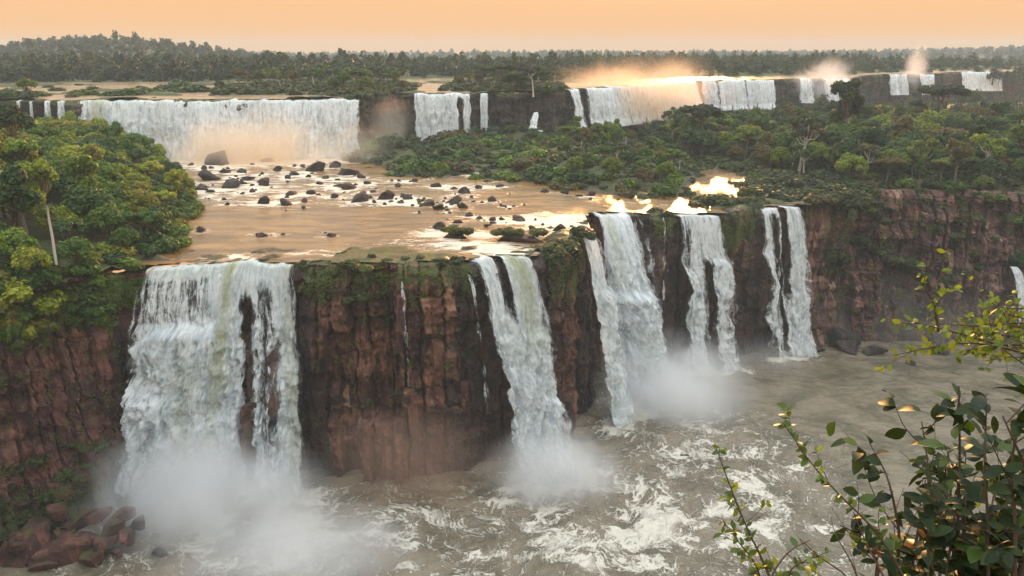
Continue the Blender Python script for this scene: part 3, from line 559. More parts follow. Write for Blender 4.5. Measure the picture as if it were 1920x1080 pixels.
for k, (x0, x1) in enumerate([(-141, -139.8), (-137.5, -136.6), (-133.6, -131.6), (-130.2, -127.6)]):
    ufall(['first small cascade from the left on the back cliff edge', 'second small cascade from the left on the back cliff edge', 'third small cascade from the left on the back cliff edge', 'fourth small cascade beside the broad back curtain'][k], (x0, 233.2+.15*(x0+141)), (x1, 233.2+.15*(x1+141)), 38, 41+k, 2.5, lambda U, V, Um, Zd: .7+0*U, .3, bulge=.3, puff=.2)
fall('waterfall', 'white zigzag cascade below the dark back cliff, upper drop', [(7.2, 271.5), (9, 271.5)], [(5.6, 269), (8.6, 268.4)], 45.5, 40.5, .3, 46, None, approach=0, puff=.4, bulge=.3)
fall('waterfall', 'white zigzag cascade below the dark back cliff, lower drop', [(7.6, 267), (10.4, 266)], [(4.4, 262), (7, 261)], 40, 36.2, .3, 47, None, approach=0, puff=.4, bulge=.3)

# ------------------------------------------------------------------ rocks
def rock_mesh(name, seed, mat, cuts=13, rough=.16, sub=3):
    bm = bmesh.new(); bmesh.ops.create_icosphere(bm, subdivisions=sub, radius=1)
    V = np.array([v.co[:] for v in bm.verts]); Fc = np.array([[v.index for v in f.verts] for f in bm.faces]); bm.free()
    r = np.random.RandomState(seed)
    for _ in range(cuts):
        n = r.normal(size=3); n /= np.linalg.norm(n); d = r.uniform(.38, .74); e = V@n-d; V = V-np.where(e > 0, e, 0)[:, None]*n
    V = V*(1+rough*fbm(V[:, 0]*1.5+seed, V[:, 1]*1.5, V[:, 2]*1.5, 4))[:, None]
    return mk_mesh(name, V, Fc, mat, True, {'wet': .65*sst(.1, -.3, V[:, 2]), 'moss': np.zeros(len(V)), 'blk': np.full(len(V), .6)})
ROCKS = [rock_mesh('boulder', 100+k, M_BOULDER) for k in range(8)]
def slab_mesh(seed):
    r = np.random.RandomState(seed); bm = bmesh.new(); bmesh.ops.create_cube(bm, size=1.7); bmesh.ops.bevel(bm, geom=bm.edges[:], offset=.10, segments=1, affect='EDGES')
    bmesh.ops.subdivide_edges(bm, edges=bm.edges[:], cuts=2, use_grid_fill=True); bmesh.ops.triangulate(bm, faces=bm.faces[:])
    V = np.array([v.co[:] for v in bm.verts]); Fc = np.array([[v.index for v in f.verts] for f in bm.faces]); bm.free()
    for _ in range(5):
        n = r.normal(size=3); n /= np.linalg.norm(n); e = V@n-r.uniform(.62, .95); V = V-np.where(e > 0, e, 0)[:, None]*n
    sh = np.eye(3)+r.uniform(-.28, .28, (3, 3)); V = V@sh.T; V = V+.05*np.stack([fbm(V[:, 0]*2+k*9, V[:, 1]*2+seed, V[:, 2]*2, 3) for k in range(3)], 1)
    return mk_mesh('red_boulder', V, Fc, M_REDROCK, False, {'wet': .5*sst(-.2, -.7, V[:, 2]), 'moss': np.full(len(V), .22), 'blk': np.full(len(V), .5+.3*r.rand())})
RED = [slab_mesh(140+k) for k in range(6)]
LABELS_B = {(415, 307): 'long low boulder in the mist at the foot of the broad back curtain', (590, 320): 'large brown boulder below the right end of the broad back curtain', (970, 413): 'squared dark block standing alone in the shelf river above the twin stream waterfall', (822, 428): 'flat dark rock at the head of the rapids on the shelf',
            (378, 433): 'dark boulder in the water beside the left bank trees', (493, 443): 'low flat rock awash alone in the brown shelf river', (620, 442): 'small rock with a green tuft, alone above the centre cliff', (430, 350): 'biggest of the dark boulders clustered near the left bank trees', (723, 373): 'wide pointed boulder in the middle of the shelf river', (1047, 433): 'dark rock in the rapids just above the mossy promontory'}
for k, (px, py, w) in enumerate(BOULDERS):
    p = PZ(px, py, shelf_z(0)); p = PZ(px, py, float(shelf_z(p[0]))); wm = w*.5*p[1]/FPX*1.15; z = float(shelf_z(p[0]))
    reg = 'near the left bank trees' if px < 470 else ('below the broad back curtain' if py < 345 and px < 640 else ('in the middle of the shelf river' if px < 800 else ('along the bushy island shore' if py < 372 else 'above the front rapids')))
    sz = 'small' if w < 19 else ('medium' if w < 30 else 'large')
    lb = LABELS_B.get((px, py)) or f'{sz} dark boulder {reg}'
    o = thing('boulder', lb, 'boulder', (p[0], p[1], z+wm*.12), rr.uniform(0, 6.28), (wm*rr.uniform(.95, 1.2), wm*rr.uniform(.8, 1.05), wm*rr.uniform(.62, .85)), f'{sz} boulders {reg}', ROCKS[k % 8])
RB = [(60, 1000, 66), (40, 1010, 60), (110, 1025, 75), (170, 1040, 40), (140, 970, 50), (150, 1005, 50), (205, 985, 45), (195, 1010, 40), (235, 1000, 40), (100, 955, 36), (20, 1040, 60), (75, 1050, 50), (255, 975, 34), (180, 960, 36), (228, 960, 30), (120, 995, 40), (215, 1030, 30)]
for k, (px, py, w) in enumerate(RB):
    t_ = 0
    p = PZ(px, py+w*.3, max(0.2, (1050-py)*.045)); wm = w*.5*p[1]/FPX*1.12
    lb = ['biggest rust red block of the pile at the lower left corner'][0] if k == 0 else ('rust red rock at the waterline of the lower left pile' if py > 1020 else 'rust red rock lying higher up in the lower left pile')
    thing('red_boulder', lb, 'boulder', (p[0], p[1]+wm*.4, p[2]), rr.uniform(0, 6.28), (wm*rr.uniform(.9, 1.2), wm*rr.uniform(.9, 1.2), wm*rr.uniform(.7, .95)), 'rust red rock pile at the lower left', RED[k % 6])
MB_ = [(240, 870, 40, 5), (265, 885, 30, 4), (318, 925, 42, 3.2), (300, 940, 34, 2), (385, 950, 30, 1.2), (455, 935, 26, 1.5), (420, 960, 20, .8), (300, 1035, 40, .2), (290, 1010, 26, .2), (240, 935, 46, 2.5), (270, 960, 50, 1), (1560, 640, 80, .5), (1530, 655, 40, .2), (1590, 655, 50, .3), (1708, 682, 24, .0), (1640, 655, 40, 1), (1760, 650, 50, 1.5)]
for k, (px, py, w, z) in enumerate(MB_):
    p = PZ(px, py, z); wm = w*.5*p[1]/FPX*1.25
    lb = {4: 'dark rock half hidden in mist under the widest front waterfall'}.get(0) or ('dark rock in white mist below the widest front waterfall' if px < 700 else ('lone dark rock awash in the brown pool by the right cliff' if px == 1708 else 'dark wet rock at the foot of the right cliff'))
    thing('boulder', lb, 'boulder', (p[0], p[1], z), rr.uniform(0, 6.28), (wm, wm*rr.uniform(.8, 1.1), wm*rr.uniform(.6, .9)), 'rocks in the mist' if px < 700 else ('lone rock' if px == 1708 else 'rocks below the right cliff'), ROCKS[(k*3) % 8])
def block_mesh(seed):
    r = np.random.RandomState(seed); bm = bmesh.new(); bmesh.ops.create_cube(bm, size=2); bmesh.ops.bevel(bm, geom=bm.edges[:], offset=.16, segments=1, affect='EDGES')
    for v in bm.verts: v.co += Vector(r.uniform(-.16, .16, 3))
    bmesh.ops.triangulate(bm, faces=bm.faces[:]); V = np.array([v.co[:] for v in bm.verts]); Fc = np.array([[v.index for v in f.verts] for f in bm.faces]); bm.free()
    return mk_mesh('rock_block', V, Fc, M_CLIFF, False, {'wet': np.zeros(len(V)), 'moss': np.full(len(V), -.1), 'blk': np.full(len(V), r.uniform(.35, .75))})
BLK = [block_mesh(k) for k in range(6)]
def stack_blocks(parent, a, b, cnt, seed):
    X, Y, Z, zt, s, d, N, TN = FRONT; r = random.Random(seed); i0 = np.searchsorted(s, d[a])+4; i1 = np.searchsorted(s, d[b])-4
    for k in range(cnt):
        i = r.randint(i0, i1); j = int(r.uniform(.12, .90)*(Z.shape[1]-8)); w = r.uniform(.4, .9); h = r.uniform(1.2, 3.6)
        o = obj('rock_block', BLK[r.randrange(6)], parent, (X[i, j]-N[i, 0]*.55, Y[i, j]-N[i, 1]*.55, Z[i, j])); o.scale = (w, .75, h); o.rotation_euler = (r.uniform(-.08, .08), r.uniform(-.06, .06), math.atan2(N[i, 1], N[i, 0])+math.pi/2+r.uniform(-.2, .2))
stack_blocks(CLIFF_C, 11, 15, 26, 3); stack_blocks(CLIFF_P, 19, 23, 8, 5)

# ------------------------------------------------------------------ vegetation
def leaf_quads(C, N, size, rng, aspect=.62):
    n = len(C); T = np.cross(N, rng.normal(size=(n, 3))); T /= np.linalg.norm(T, axis=1)[:, None]+1e-9; B = np.cross(N, T)
    s = (size*rng.uniform(.6, 1.35, n))[:, None]
    V = np.stack([C-T*s, C+B*s*aspect+N*s*.12, C+T*s, C-B*s*aspect+N*s*.12], 1).reshape(-1, 3)
    return V, np.arange(4*n).reshape(-1, 4)
def lobes_leaves(lobes, n, size, rng, flat=.75, up=.35, drop=.0):
    lobes = np.asarray(lobes, float); w = lobes[:, 3]**2; idx = rng.choice(len(lobes), n, p=w/w.sum()); L = lobes[idx]
    D = rng.normal(size=(n, 3)); D[:, 2] = D[:, 2]*.9+.25; D /= np.linalg.norm(D, axis=1)[:, None]
    clump = .80+.34*fbm(D[:, 0]*2.2+L[:, 0]*3, D[:, 1]*2.2+L[:, 1]*3, D[:, 2]*2.2+L[:, 2], 2)
    r = L[:, 3]*clump*(1.08-.45*rng.rand(n)**2)
    C = L[:, :3]+D*r[:, None]*np.array([1, 1, flat])
    if drop: C[:, 2] -= drop*rng.rand(n)**3*L[:, 3]
    N = D*.75+np.array([0, 0, up])+rng.normal(size=(n, 3))*.42; N /= np.linalg.norm(N, axis=1)[:, None]
    V, Fc = leaf_quads(C, N, size, rng)
    lt = np.clip(.42+.20*rng.normal(size=n)+.55*(hsh(idx, 3.0)-.5), 0, 1)
    return V, Fc, np.repeat(lt, 4)
def tree_proto(seed, h=9.0, cr_=3.6, style='round', n=3600, leaf=.27, bark=None):
    r = np.random.RandomState(seed); tr = MB(); bark = bark or M_BARK
    lean = r.uniform(-.08, .08, 2)*h; th = h*{'round': .45, 'umbrella': .72, 'tall': .6, 'sparse': .6}[style]
    trunk = [(0, 0, -1.2), (0, 0, 0), (lean[0]*.4, lean[1]*.4, th*.5), (lean[0], lean[1], th)]
    R = .028*h; tr.tube(trunk, [R*1.4, R*1.1, R*.8, R*.6], 7); top = np.array(trunk[-1]); lobes = []
    nl = {'round': 17, 'umbrella': 13, 'tall': 13, 'sparse': 9}[style]
    for k in range(nl):
        a = k*2.4+r.uniform(-.4, .4); q = math.sqrt((k+.4)/nl)*cr_*.78
        zz = {'round': th+(h-th)*(.82-.75*(q/cr_)**2)-r.uniform(0, .2)*h*.3, 'umbrella': h*.86+r.uniform(-.05, .06)*h-.10*h*(q/cr_)**2, 'tall': th*.75+(h-th*.75)*r.uniform(.1, .95), 'sparse': th+(h-th)*r.uniform(.15, .85)}[style]
        if style == 'tall': q *= .75
        rad = cr_*{'round': .36, 'umbrella': .30, 'tall': .36, 'sparse': .30}[style]*r.uniform(.65, 1.35)
        c = top*np.array([1, 1, 0])+np.array([math.cos(a)*q, math.sin(a)*q, zz]); lobes.append((*c, rad))
        s0 = np.array(trunk[-2])*.3+top*.7 if r.rand() < .6 else top; mid = (s0+c)/2+np.array([0, 0, -.06*h])
        tr.tube([s0, mid, c, c+(c-mid)*.25], [R*.5, R*.34, R*.2, R*.08], 5)
    V, Fc, tone = lobes_leaves(lobes, n if style != 'sparse' else int(n*.35), leaf, r, {'round': .85, 'umbrella': .5, 'tall': .95, 'sparse': .7}[style])
    return tr.mesh('trunk', bark), mk_mesh('crown', V, Fc, M_LEAF, False, {'tone': tone})
def bush_proto(seed, n=1300, leaf=.17, flat=.75):
    r = np.random.RandomState(seed); lobes = [(r.uniform(-.6, .6), r.uniform(-.6, .6), r.uniform(.15, .5), r.uniform(.45, .75)) for _ in range(7)]
    V, Fc, tone = lobes_leaves(lobes, n, leaf, r, flat, .5); return mk_mesh('foliage', V, Fc, M_LEAF, False, {'tone': tone})
def bare_proto(seed, h=9):
    r = np.random.RandomState(seed); tr = MB(); tips = []
    def grow(p, d, L, R, k):
        q = p+d*L; m = (p+q)/2+r.normal(size=3)*L*.06; tr.tube([p, m, q], [R, R*.8, R*.62], 5)
        if k == 0: tips.append(q); return
        for _ in range(2+(r.rand() < .5)):
            e = d*.8+r.normal(size=3)*.5; e[2] = abs(e[2])*.8+.15; e /= np.linalg.norm(e); grow(q, e, L*r.uniform(.6, .8), R*.6, k-1)
    grow(np.array([0, 0, -.5]), np.array([.05, 0, 1.]), h*.38, .02*h, 4)
    lob = [(*t_, .35) for t_ in tips]; V, Fc, tone = lobes_leaves(lob, 700, .12, r); return tr.mesh('trunk', M_BARK), mk_mesh('crown', V, Fc, M_LEAF, False, {'tone': tone})
P_ROUND = [tree_proto(10+k, 9.5, 3.9, 'round', 3600, .30) for k in range(4)]
P_UMB = [tree_proto(20+k, 10.5, 4.3, 'umbrella', 2900, .30) for k in range(3)]
P_TALL = [tree_proto(30+k, 11.5, 3.1, 'tall', 3000, .30) for k in range(3)]
P_SPARSE = [tree_proto(40+k, 10.5, 3.4, 'sparse', 4200, .26, M_PALE) for k in range(2)]
P_BARE = [bare_proto(50+k) for k in range(2)]
P_BUSH = [bush_proto(60+k) for k in range(6)]
P_ALL = P_ROUND+P_UMB+P_TALL+P_SPARSE
vr = random.Random(11)
def col_word(c):
    if c[0] > c[1]*1.02: return 'brownish'
    if c[1] > .158: return 'bright green'
    if c[1] > .096: return 'mid green'
    return 'dark green'
def put_tree(name, proto, x, y, z, sc, color, label, group=None, cat='tree'):
    t = thing(name, label, cat, (x, y, z), vr.uniform(0, 6.28), sc, group)
    obj('trunk', proto[0], t); c = obj('crown', proto[1], t); c.color = (*color, 1); return t
BUSHES = []
def put_bush(x, y, z, sc, color, label, group=None, name='bush', proto=None):
    BUSHES.append((x, y, z, sc, color, label, group, vr.uniform(0, 6.28), vr.randrange(6)))
def plant_bushes(limit=290):
    px, py, f = proj(np.array([b[:3] for b in BUSHES])); big = np.array([b[3][0] for b in BUSHES])/f; vis = (px > -25) & (px < 1945) & (py > 0) & (py < 1120)
    order = sorted(range(len(BUSHES)), key=lambda k: -big[k]*vis[k]); V = []; Fc = []; T = []; o = 0
    src = []
    for k in range(6):
        me = P_BUSH[k]; v = np.empty(len(me.vertices)*3, np.float32); me.vertices.foreach_get('co', v); t = np.empty(len(me.vertices), np.float32); me.attributes['tone'].data.foreach_get('value', t); src.append((v.reshape(-1, 3), t))
    for q, k in enumerate(order):
        x, y, z, sc, color, label, group, rot, pk = BUSHES[k]; z = z-.15*sc[2]
        if q < limit:
            t = thing('bush', label, 'bush', (x, y, z), rot, sc, group, P_BUSH[pk]); t.color = (*color, 1)
        elif vis[k]:
            v, t1 = src[pk]; n4 = len(v)//4; keep = np.arange(n4) % 3 == k % 3; v = v.reshape(-1, 4, 3)[keep]; m = v.mean(1, keepdims=True); v = (m+(v-m)*1.7).reshape(-1, 3)*np.array(sc); ca, sa = math.cos(rot), math.sin(rot)
            V.append(np.stack([v[:, 0]*ca-v[:, 1]*sa+x, v[:, 0]*sa+v[:, 1]*ca+y, v[:, 2]+z], 1)); Fc.append(np.arange(len(v)).reshape(-1, 4)+o); T.append(np.clip(np.repeat(t1.reshape(-1, 4)[keep], 4)*.6+(color[1]-.05)*5, 0, 1).ravel()[::4].repeat(4)); o += len(v)
    if V:
        ob = obj('shrubbery', mk_mesh('shrubbery', np.concatenate(V), np.concatenate(Fc), M_LEAF, False, {'tone': np.concatenate([t_[:len(v_)] for t_, v_ in zip(T, V)])}), kind='stuff', label='low green shrubbery filling the islands and rocky ground', category='shrubbery'); ob.color = (.05, .066, .022, 1)
def dart(poly, spacing, seed, tries=6000, margin=60, zc=40, ext=None, ymax=1e9):
    r = random.Random(seed); poly = np.asarray(poly); x0, y0 = poly.min(0); x1, y1 = poly.max(0)
    if ext: x0, x1, y0, y1 = ext
    C = np.array([(r.uniform(x0, x1), r.uniform(y0, y1)) for _ in range(tries)])
    C = C[inside(C, poly)]; px, py, f = proj(np.c_[C, np.full(len(C), zc)]); C = C[(px > -margin) & (px < 1920+margin) & (C[:, 1] < ymax)]
    out = []; cell = {}
    for p in C:
        k = (int(p[0]//spacing), int(p[1]//spacing)); ok = True
        for i in (-1, 0, 1):
            for j in (-1, 0, 1):
                for q in cell.get((k[0]+i, k[1]+j), ()):
                    if (q[0]-p[0])**2+(q[1]-p[1])**2 < spacing**2: ok = False
        if ok: cell.setdefault(k, []).append(p); out.append(p)
    return np.array(out)
G_LEFT = [(.060, .108, .012), (.095, .150, .014), (.150, .185, .016), (.040, .082, .014), (.13, .13, .018), (.19, .21, .018), (.030, .064, .018), (.055, .105, .02)]; G_LEFT = [(a*1.22, b*1.24, c*1.0) for a, b, c in G_LEFT]
G_RIGHT = [(.030, .056, .014), (.045, .080, .016), (.062, .098, .016), (.034, .062, .022), (.088, .072, .030), (.095, .130, .018), (.020, .042, .016), (.135, .175, .022)]; G_RIGHT = [(a*1.22, b*1.24, c*1.0) for a, b, c in G_RIGHT]
SIZE_W = lambda s: 'small' if s < .72 else ('large' if s > 1.02 else 'mid sized')
# left bank
pts = dart(LAND_LEFT, 4.6, 1, 14000, 160, 42, (-150, -50, 88, 232)); ptP = np.array(pts); sl = sdf(ptP, LAND_LEFT); df = sdf(ptP, FPOLY); hz = shelf_h(ptP[:, 0], ptP[:, 1]); dg = sdf(ptP, GPOLY)
for (x, y), d, f, z, g in zip(pts, sl, df, hz, dg):
    if f < 2.0 or d < 1.2 or g > -3: continue
    sc = (.45+.42*min(1, d/16))*vr.uniform(.8, 1.25); c = vr.choice(G_LEFT); pr = vr.choice(P_ROUND*3+P_UMB+P_TALL)
    where = 'overhanging the left cliff' if f < 10 else ('at the left bank water edge' if d < 7 else ('of the left jungle near the back falls' if y > 175 else 'in the left bank jungle'))
    put_tree('jungle_tree', pr, x, y, z-1.6*sc, sc*1.12, c, f'{SIZE_W(sc)} {col_word(c)} tree {where}', f'{SIZE_W(sc)} {col_word(c)} trees {where}')
pts = dart(LAND_LEFT, 2.7, 2, 5000, 120, 40, (-80, -50, 84, 215)); sl = sdf(pts, LAND_LEFT); df = sdf(pts, FPOLY); hz = shelf_h(pts[:, 0], pts[:, 1])
for (x, y), d, f, z in zip(pts, sl, df, hz):
    if not (0.2 < f < 9 or 0 < d < 6): continue
    if f < .2 or d < -.2: continue
    c = vr.choice(G_LEFT); sc = vr.uniform(1.5, 2.5); edge = 'spilling over the left cliff edge' if f < 9 else 'along the left bank shore'
    put_bush(x, y, z+.3, (sc, sc, sc*vr.uniform(.8, 1.3)), c, f'{col_word(c)} bush {edge}', f'{col_word(c)} bushes {edge}')
# vines over the left cliff edge, and on the cliffs
def vine_sheet(name, label, spots, seed, leaf=.16, per=70):
    r = np.random.RandomState(seed); Cs = []; Ns = []
    for (x, y, z, nx, ny, ln, wd) in spots:
        n = int(per*max(.4, ln/3)); q = r.rand(n)**1.3; w = r.normal(size=n)*wd*(1-.6*q)
        C = np.stack([x+nx*(.25+.35*r.rand(n))-ny*w, y+ny*(.25+.35*r.rand(n))+nx*w, z-q*ln], 1); Cs.append(C)
        Ns.append(np.stack([nx+0*q, ny+0*q, .5+0*q], 1)+r.normal(size=(n, 3))*.45)
    C = np.concatenate(Cs); N = np.concatenate(Ns); N /= np.linalg.norm(N, axis=1)[:, None]; V, Fc = leaf_quads(C, N, leaf, r)
    tone = np.repeat(np.clip(r.normal(.45, .25, len(C)), 0, 1), 4)
    return obj(name, mk_mesh(name, V, Fc, M_VINE, False, {'tone': tone}), kind='stuff', label=label, category='vines')
X_, Y_, Z_, zt_, s_, d_, N_, TN_ = FRONT
def cliff_spots(a, b, cnt, j0, j1, ln, wd, seed):
    r = random.Random(seed); i0 = np.searchsorted(s_, d_[a]); i1 = np.searchsorted(s_, d_[b]); o = []
    for _ in range(cnt):
        i = r.randint(i0, i1); j = int(r.uniform(j0, j1)*(Z_.shape[1]-7)); o.append((X_[i, j], Y_[i, j], Z_[i, j]+.3, N_[i, 0], N_[i, 1], r.uniform(*ln), r.uniform(*wd)))
    return o
vine_sheet('vines', 'green vines hanging over the top of the left red cliff', cliff_spots(2, 6, 150, .93, 1, (2, 7), (.5, 1.3), 1)+cliff_spots(6, 7, 26, .93, 1, (1.5, 4), (.4, .9), 2), 5, .2, 120)
vine_sheet('vines', 'green creepers in patches on the lower left red cliff', cliff_spots(2, 6, 190, .02, .9, (.8, 2.5), (.3, .9), 3)+cliff_spots(2, 6, 200, .0, .26, (.8, 2), (.5, 1.1), 4), 6, .12, 50)
vine_sheet('vines', 'green tufts hanging from the top of the brown centre cliff', cliff_spots(11, 15, 70, .93, 1, (.8, 4.5), (.3, .8), 5)+cliff_spots(11, 15, 40, .3, .9, (.5, 1.6), (.2, .5), 6), 7, .12, 60)
vine_sheet('vines', 'moss and ferns draping the top of the promontory', cliff_spots(19, 23, 80, .82, 1, (1, 4.5), (.4, .9), 7), 8, .12, 60)
vine_sheet('vines', 'hanging greenery along the gorge rim between the streams', cliff_spots(28, 30, 16, .9, 1, (1, 3), (.3, .7), 8)+cliff_spots(30, 32, 60, .84, 1, (1.5, 4.5), (.4, 1), 9)+cliff_spots(27, 29, 22, .93, 1, (1, 3), (.4, .8), 10), 9, .14, 60)
vine_sheet('vines', 'olive creepers spread over the right red cliff', cliff_spots(35, 40, 150, .05, 1, (.8, 2.5), (.5, 1.3), 11)+cliff_spots(35, 40, 120, .8, 1, (1, 3.5), (.6, 1.6), 12), 10, .2, 60)
def ledge_bushes(a, b, cnt, j0, j1, smin, smax, cols, where, seed):
    for (x, y, z, nx, ny, l_, w_) in cliff_spots(a, b, cnt, j0, j1, (1, 2), (1, 2), seed):
        sc = vr.uniform(smin, smax); c = vr.choice(cols); put_bush(x+nx*.1, y+ny*.1, z, (sc, sc, sc*vr.uniform(.8, 1.3)), c, f'{col_word(c)} bush {where}', f'{col_word(c)} bushes {where}')
ledge_bushes(2, 6, 75, .80, 1.0, 1.0, 2.2, G_LEFT, 'hanging on the upper face of the left cliff', 61)
ledge_bushes(2, 6, 85, .02, .36, .5, 1.2, G_LEFT[:6], 'low on the left cliff', 62)
ledge_bushes(11, 13, 16, .86, 1.0, .5, 1.1, G_LEFT[:5], 'hanging from the rim of the brown centre cliff', 63)
ledge_bushes(19, 22, 16, .78, 1.0, .6, 1.3, G_RIGHT[:3], 'clinging to the top of the promontory', 64)
ledge_bushes(35, 39, 70, .35, 1.0, .7, 2.0, G_RIGHT[:6], 'on ledges of the right red cliff', 65)
# middle island: bushes and a few trees
pts = dart(LAND_MID, 3.1, 3, 6000, 40, 36); sm = sdf(pts, LAND_MID); hz = shelf_h(pts[:, 0], pts[:, 1]); dg = sdf(pts, GPOLY)
for (x, y), d, z, g in zip(pts, sm, hz, dg):
    if g > -2: continue
    px, py, _ = proj((x, y, z)); c = vr.choice(G_RIGHT[:6]+G_LEFT[:2])
    if px > 1060 and d > 6 and vr.random() < .30:
        sc = vr.uniform(.5, .78); put_tree('island_tree', vr.choice(P_ALL), x, y, z-.4, sc, c, f'{SIZE_W(sc)} {col_word(c)} tree on the bushy island below the back cliffs', f'{SIZE_W(sc)} {col_word(c)} island trees')
    elif vr.random() < .93:
        sc = vr.choice((1.1, 1.6, 2.2, 3.2))*vr.uniform(.8, 1.2)*(1 if d > 3 else .75); sd2 = 'on the misty left of the bushy island' if px < 900 else ('in the middle of the bushy island' if px < 1100 else 'at the right end of the bushy island')
        put_bush(x, y, z, (sc, sc, sc*vr.uniform(.7, 1.1)), c, f'{col_word(c)} bush {sd2}', f'{col_word(c)} bushes {sd2}')
def px_bushes(lst, label, group, cols, zf=None, name='bush'):
    for k, (px, py, w) in enumerate(lst):
        p = PZ(px, py, 34.5); z = float(shelf_h(p[0], p[1])[0]) if zf is None else zf; p = PZ(px, py, z); sc = w*.5*p[1]/FPX*1.1
        put_bush(p[0], p[1], z, (sc*1.15, sc, sc*.8), cols[k % len(cols)], label if isinstance(label, str) else label[k], group, name)
px_bushes([(620, 290, 50), (720, 262, 36), (705, 285, 60), (820, 275, 64)], ['round dark bush standing in the mist right of the broad back curtain', 'tall round bush in mist left of the square back curtain', 'wide bush below the dark notch of the back cliff', 'domed bush in front of the square back curtain'], 'misty bushes', [(.06, .05, .025), (.045, .05, .025), (.05, .055, .02)])
BUSH_FRONT = [(640, 480, 22), (665, 497, 34), (690, 505, 30), (655, 470, 14), (700, 480, 14), (725, 490, 16), (760, 486, 14), (790, 484, 16), (815, 488, 14), (835, 492, 26), (860, 488, 22), (780, 470, 20), (770, 462, 16), (1040, 470, 34), (1060, 458, 30), (1080, 470, 26), (1030, 482, 22), (1055, 480, 26), (1090, 440, 26), (1110, 444, 22), (1230, 398, 30), (1245, 402, 22), (1215, 400, 16)]
px_bushes(BUSH_FRONT[:13], 'low green tuft on the rim of the brown centre cliff', 'tufts on the centre cliff', [(.075, .10, .02), (.06, .085, .02), (.11, .14, .025)])
px_bushes(BUSH_FRONT[13:20], 'low olive bush on top of the mossy promontory', 'bushes on the promontory', [(.06, .075, .018), (.075, .09, .02)])
px_bushes(BUSH_FRONT[20:], 'olive bush crowning the dark pillar between two gorge streams', 'bushes on the pillar', [(.06, .07, .018)])
pr_ = random.Random(8)
px_bushes([(pr_.uniform(1292, 1420), pr_.uniform(378, 396), pr_.uniform(26, 44)) for _ in range(24)], [('low dark', 'low olive')[k % 2]+' bush on the rim left of the pair of streams' for k in range(24)], 'rim bushes left of the pair of streams', [(.04, .055, .018), (.06, .075, .02)])
px_bushes([(pr_.uniform(1380, 1620), pr_.uniform(332, 384), pr_.uniform(22, 52)) for _ in range(70)], [('dark', 'yellowish', 'mid green', 'dull green')[k % 4]+' bush on the rocky ground right of the golden water' for k in range(70)], 'bushes right of the golden water', [(.05, .06, .02), (.075, .075, .025), (.06, .075, .02), (.04, .05, .02)])
# mossy islets in the rapids
for px, py, w, lb in [(973, 452, 104, 'long islet topped with grass in the rapids above the twin stream waterfall'), (853, 446, 54, 'small grassy islet at the left of the rapids'), (822, 392, 24, 'moss capped boulder in the shelf river'), (912, 425, 14, 'tiny moss capped rock above the rapids'), (800, 382, 22, 'mossy rock beside the moss capped boulder in the shelf river')]:
    z = float(shelf_z(PZ(px, py, 35)[0])); p = PZ(px, py, z); wm = w*.5*p[1]/FPX; t = thing('islet', lb, 'islet', (p[0], p[1]+wm*.15, z))
    r1 = obj('rock', ROCKS[int(px) % 8], t, (0, 0, .2)); r1.scale = (wm*1.1, wm*.55+.4, min(1.8, wm*.5))
    for k in range(max(2, int(wm*2.2))):
        f = obj('grass_tuft', P_BUSH[k % 6], t, (vr.uniform(-.85, .85)*wm, vr.uniform(-.3, .3)*wm*.5, min(1.1, wm*.42)*vr.uniform(.8, 1.1))); q = min(1.5, wm*.6)*vr.uniform(.7, 1.1); f.scale = (q, q, q*.75); f.color = (.085, .10, .022, 1)

# right forest
pts = dart(LAND_RIGHT, 5.0, 5, 26000, 60, 42, (20, 330, 150, 470)); px, py, f = proj(np.c_[pts, np.full(len(pts), 41.)]); dF = sdf(pts, FPOLY); dG = sdf(pts, GPOLY); sr = sdf(pts, LAND_RIGHT)
opn = pxpoly([(1270, 300), (1330, 300), (1430, 322), (1560, 335), (1640, 372), (1640, 400), (1400, 420), (1250, 420)], 34)
ok = (dF > 5+8*(pts[:, 0] > 66)) & (dG < -6) & (sr > 2) & ~inside(pts, opn)
pts = pts[ok]; order = np.argsort(f[ok]); hz = shelf_h(pts[:, 0], pts[:, 1]); rest = []
for q, k in enumerate(order):
    x, y = pts[k]; c = vr.choice(G_RIGHT); sc = vr.uniform(.62, 1.38)*(.8 if dF[ok][k] < 22 else 1); z = hz[k]-1.8*sc
    if q >= 270: rest.append((x, y, z, sc)); continue
    pxx = proj((x, y, z))[0]; where = ('at the right forest front edge' if q < 60 else ('in the middle of the right forest' if q < 160 else 'deep in the right forest')); pr = vr.choice(P_ROUND*3+P_UMB*2+P_TALL*2+P_SPARSE)
    put_tree('forest_tree', pr, x, y, z, sc, c, f'{SIZE_W(sc)} {col_word(c)} tree {where}', f'{SIZE_W(sc)} {col_word(c)} trees {where}')
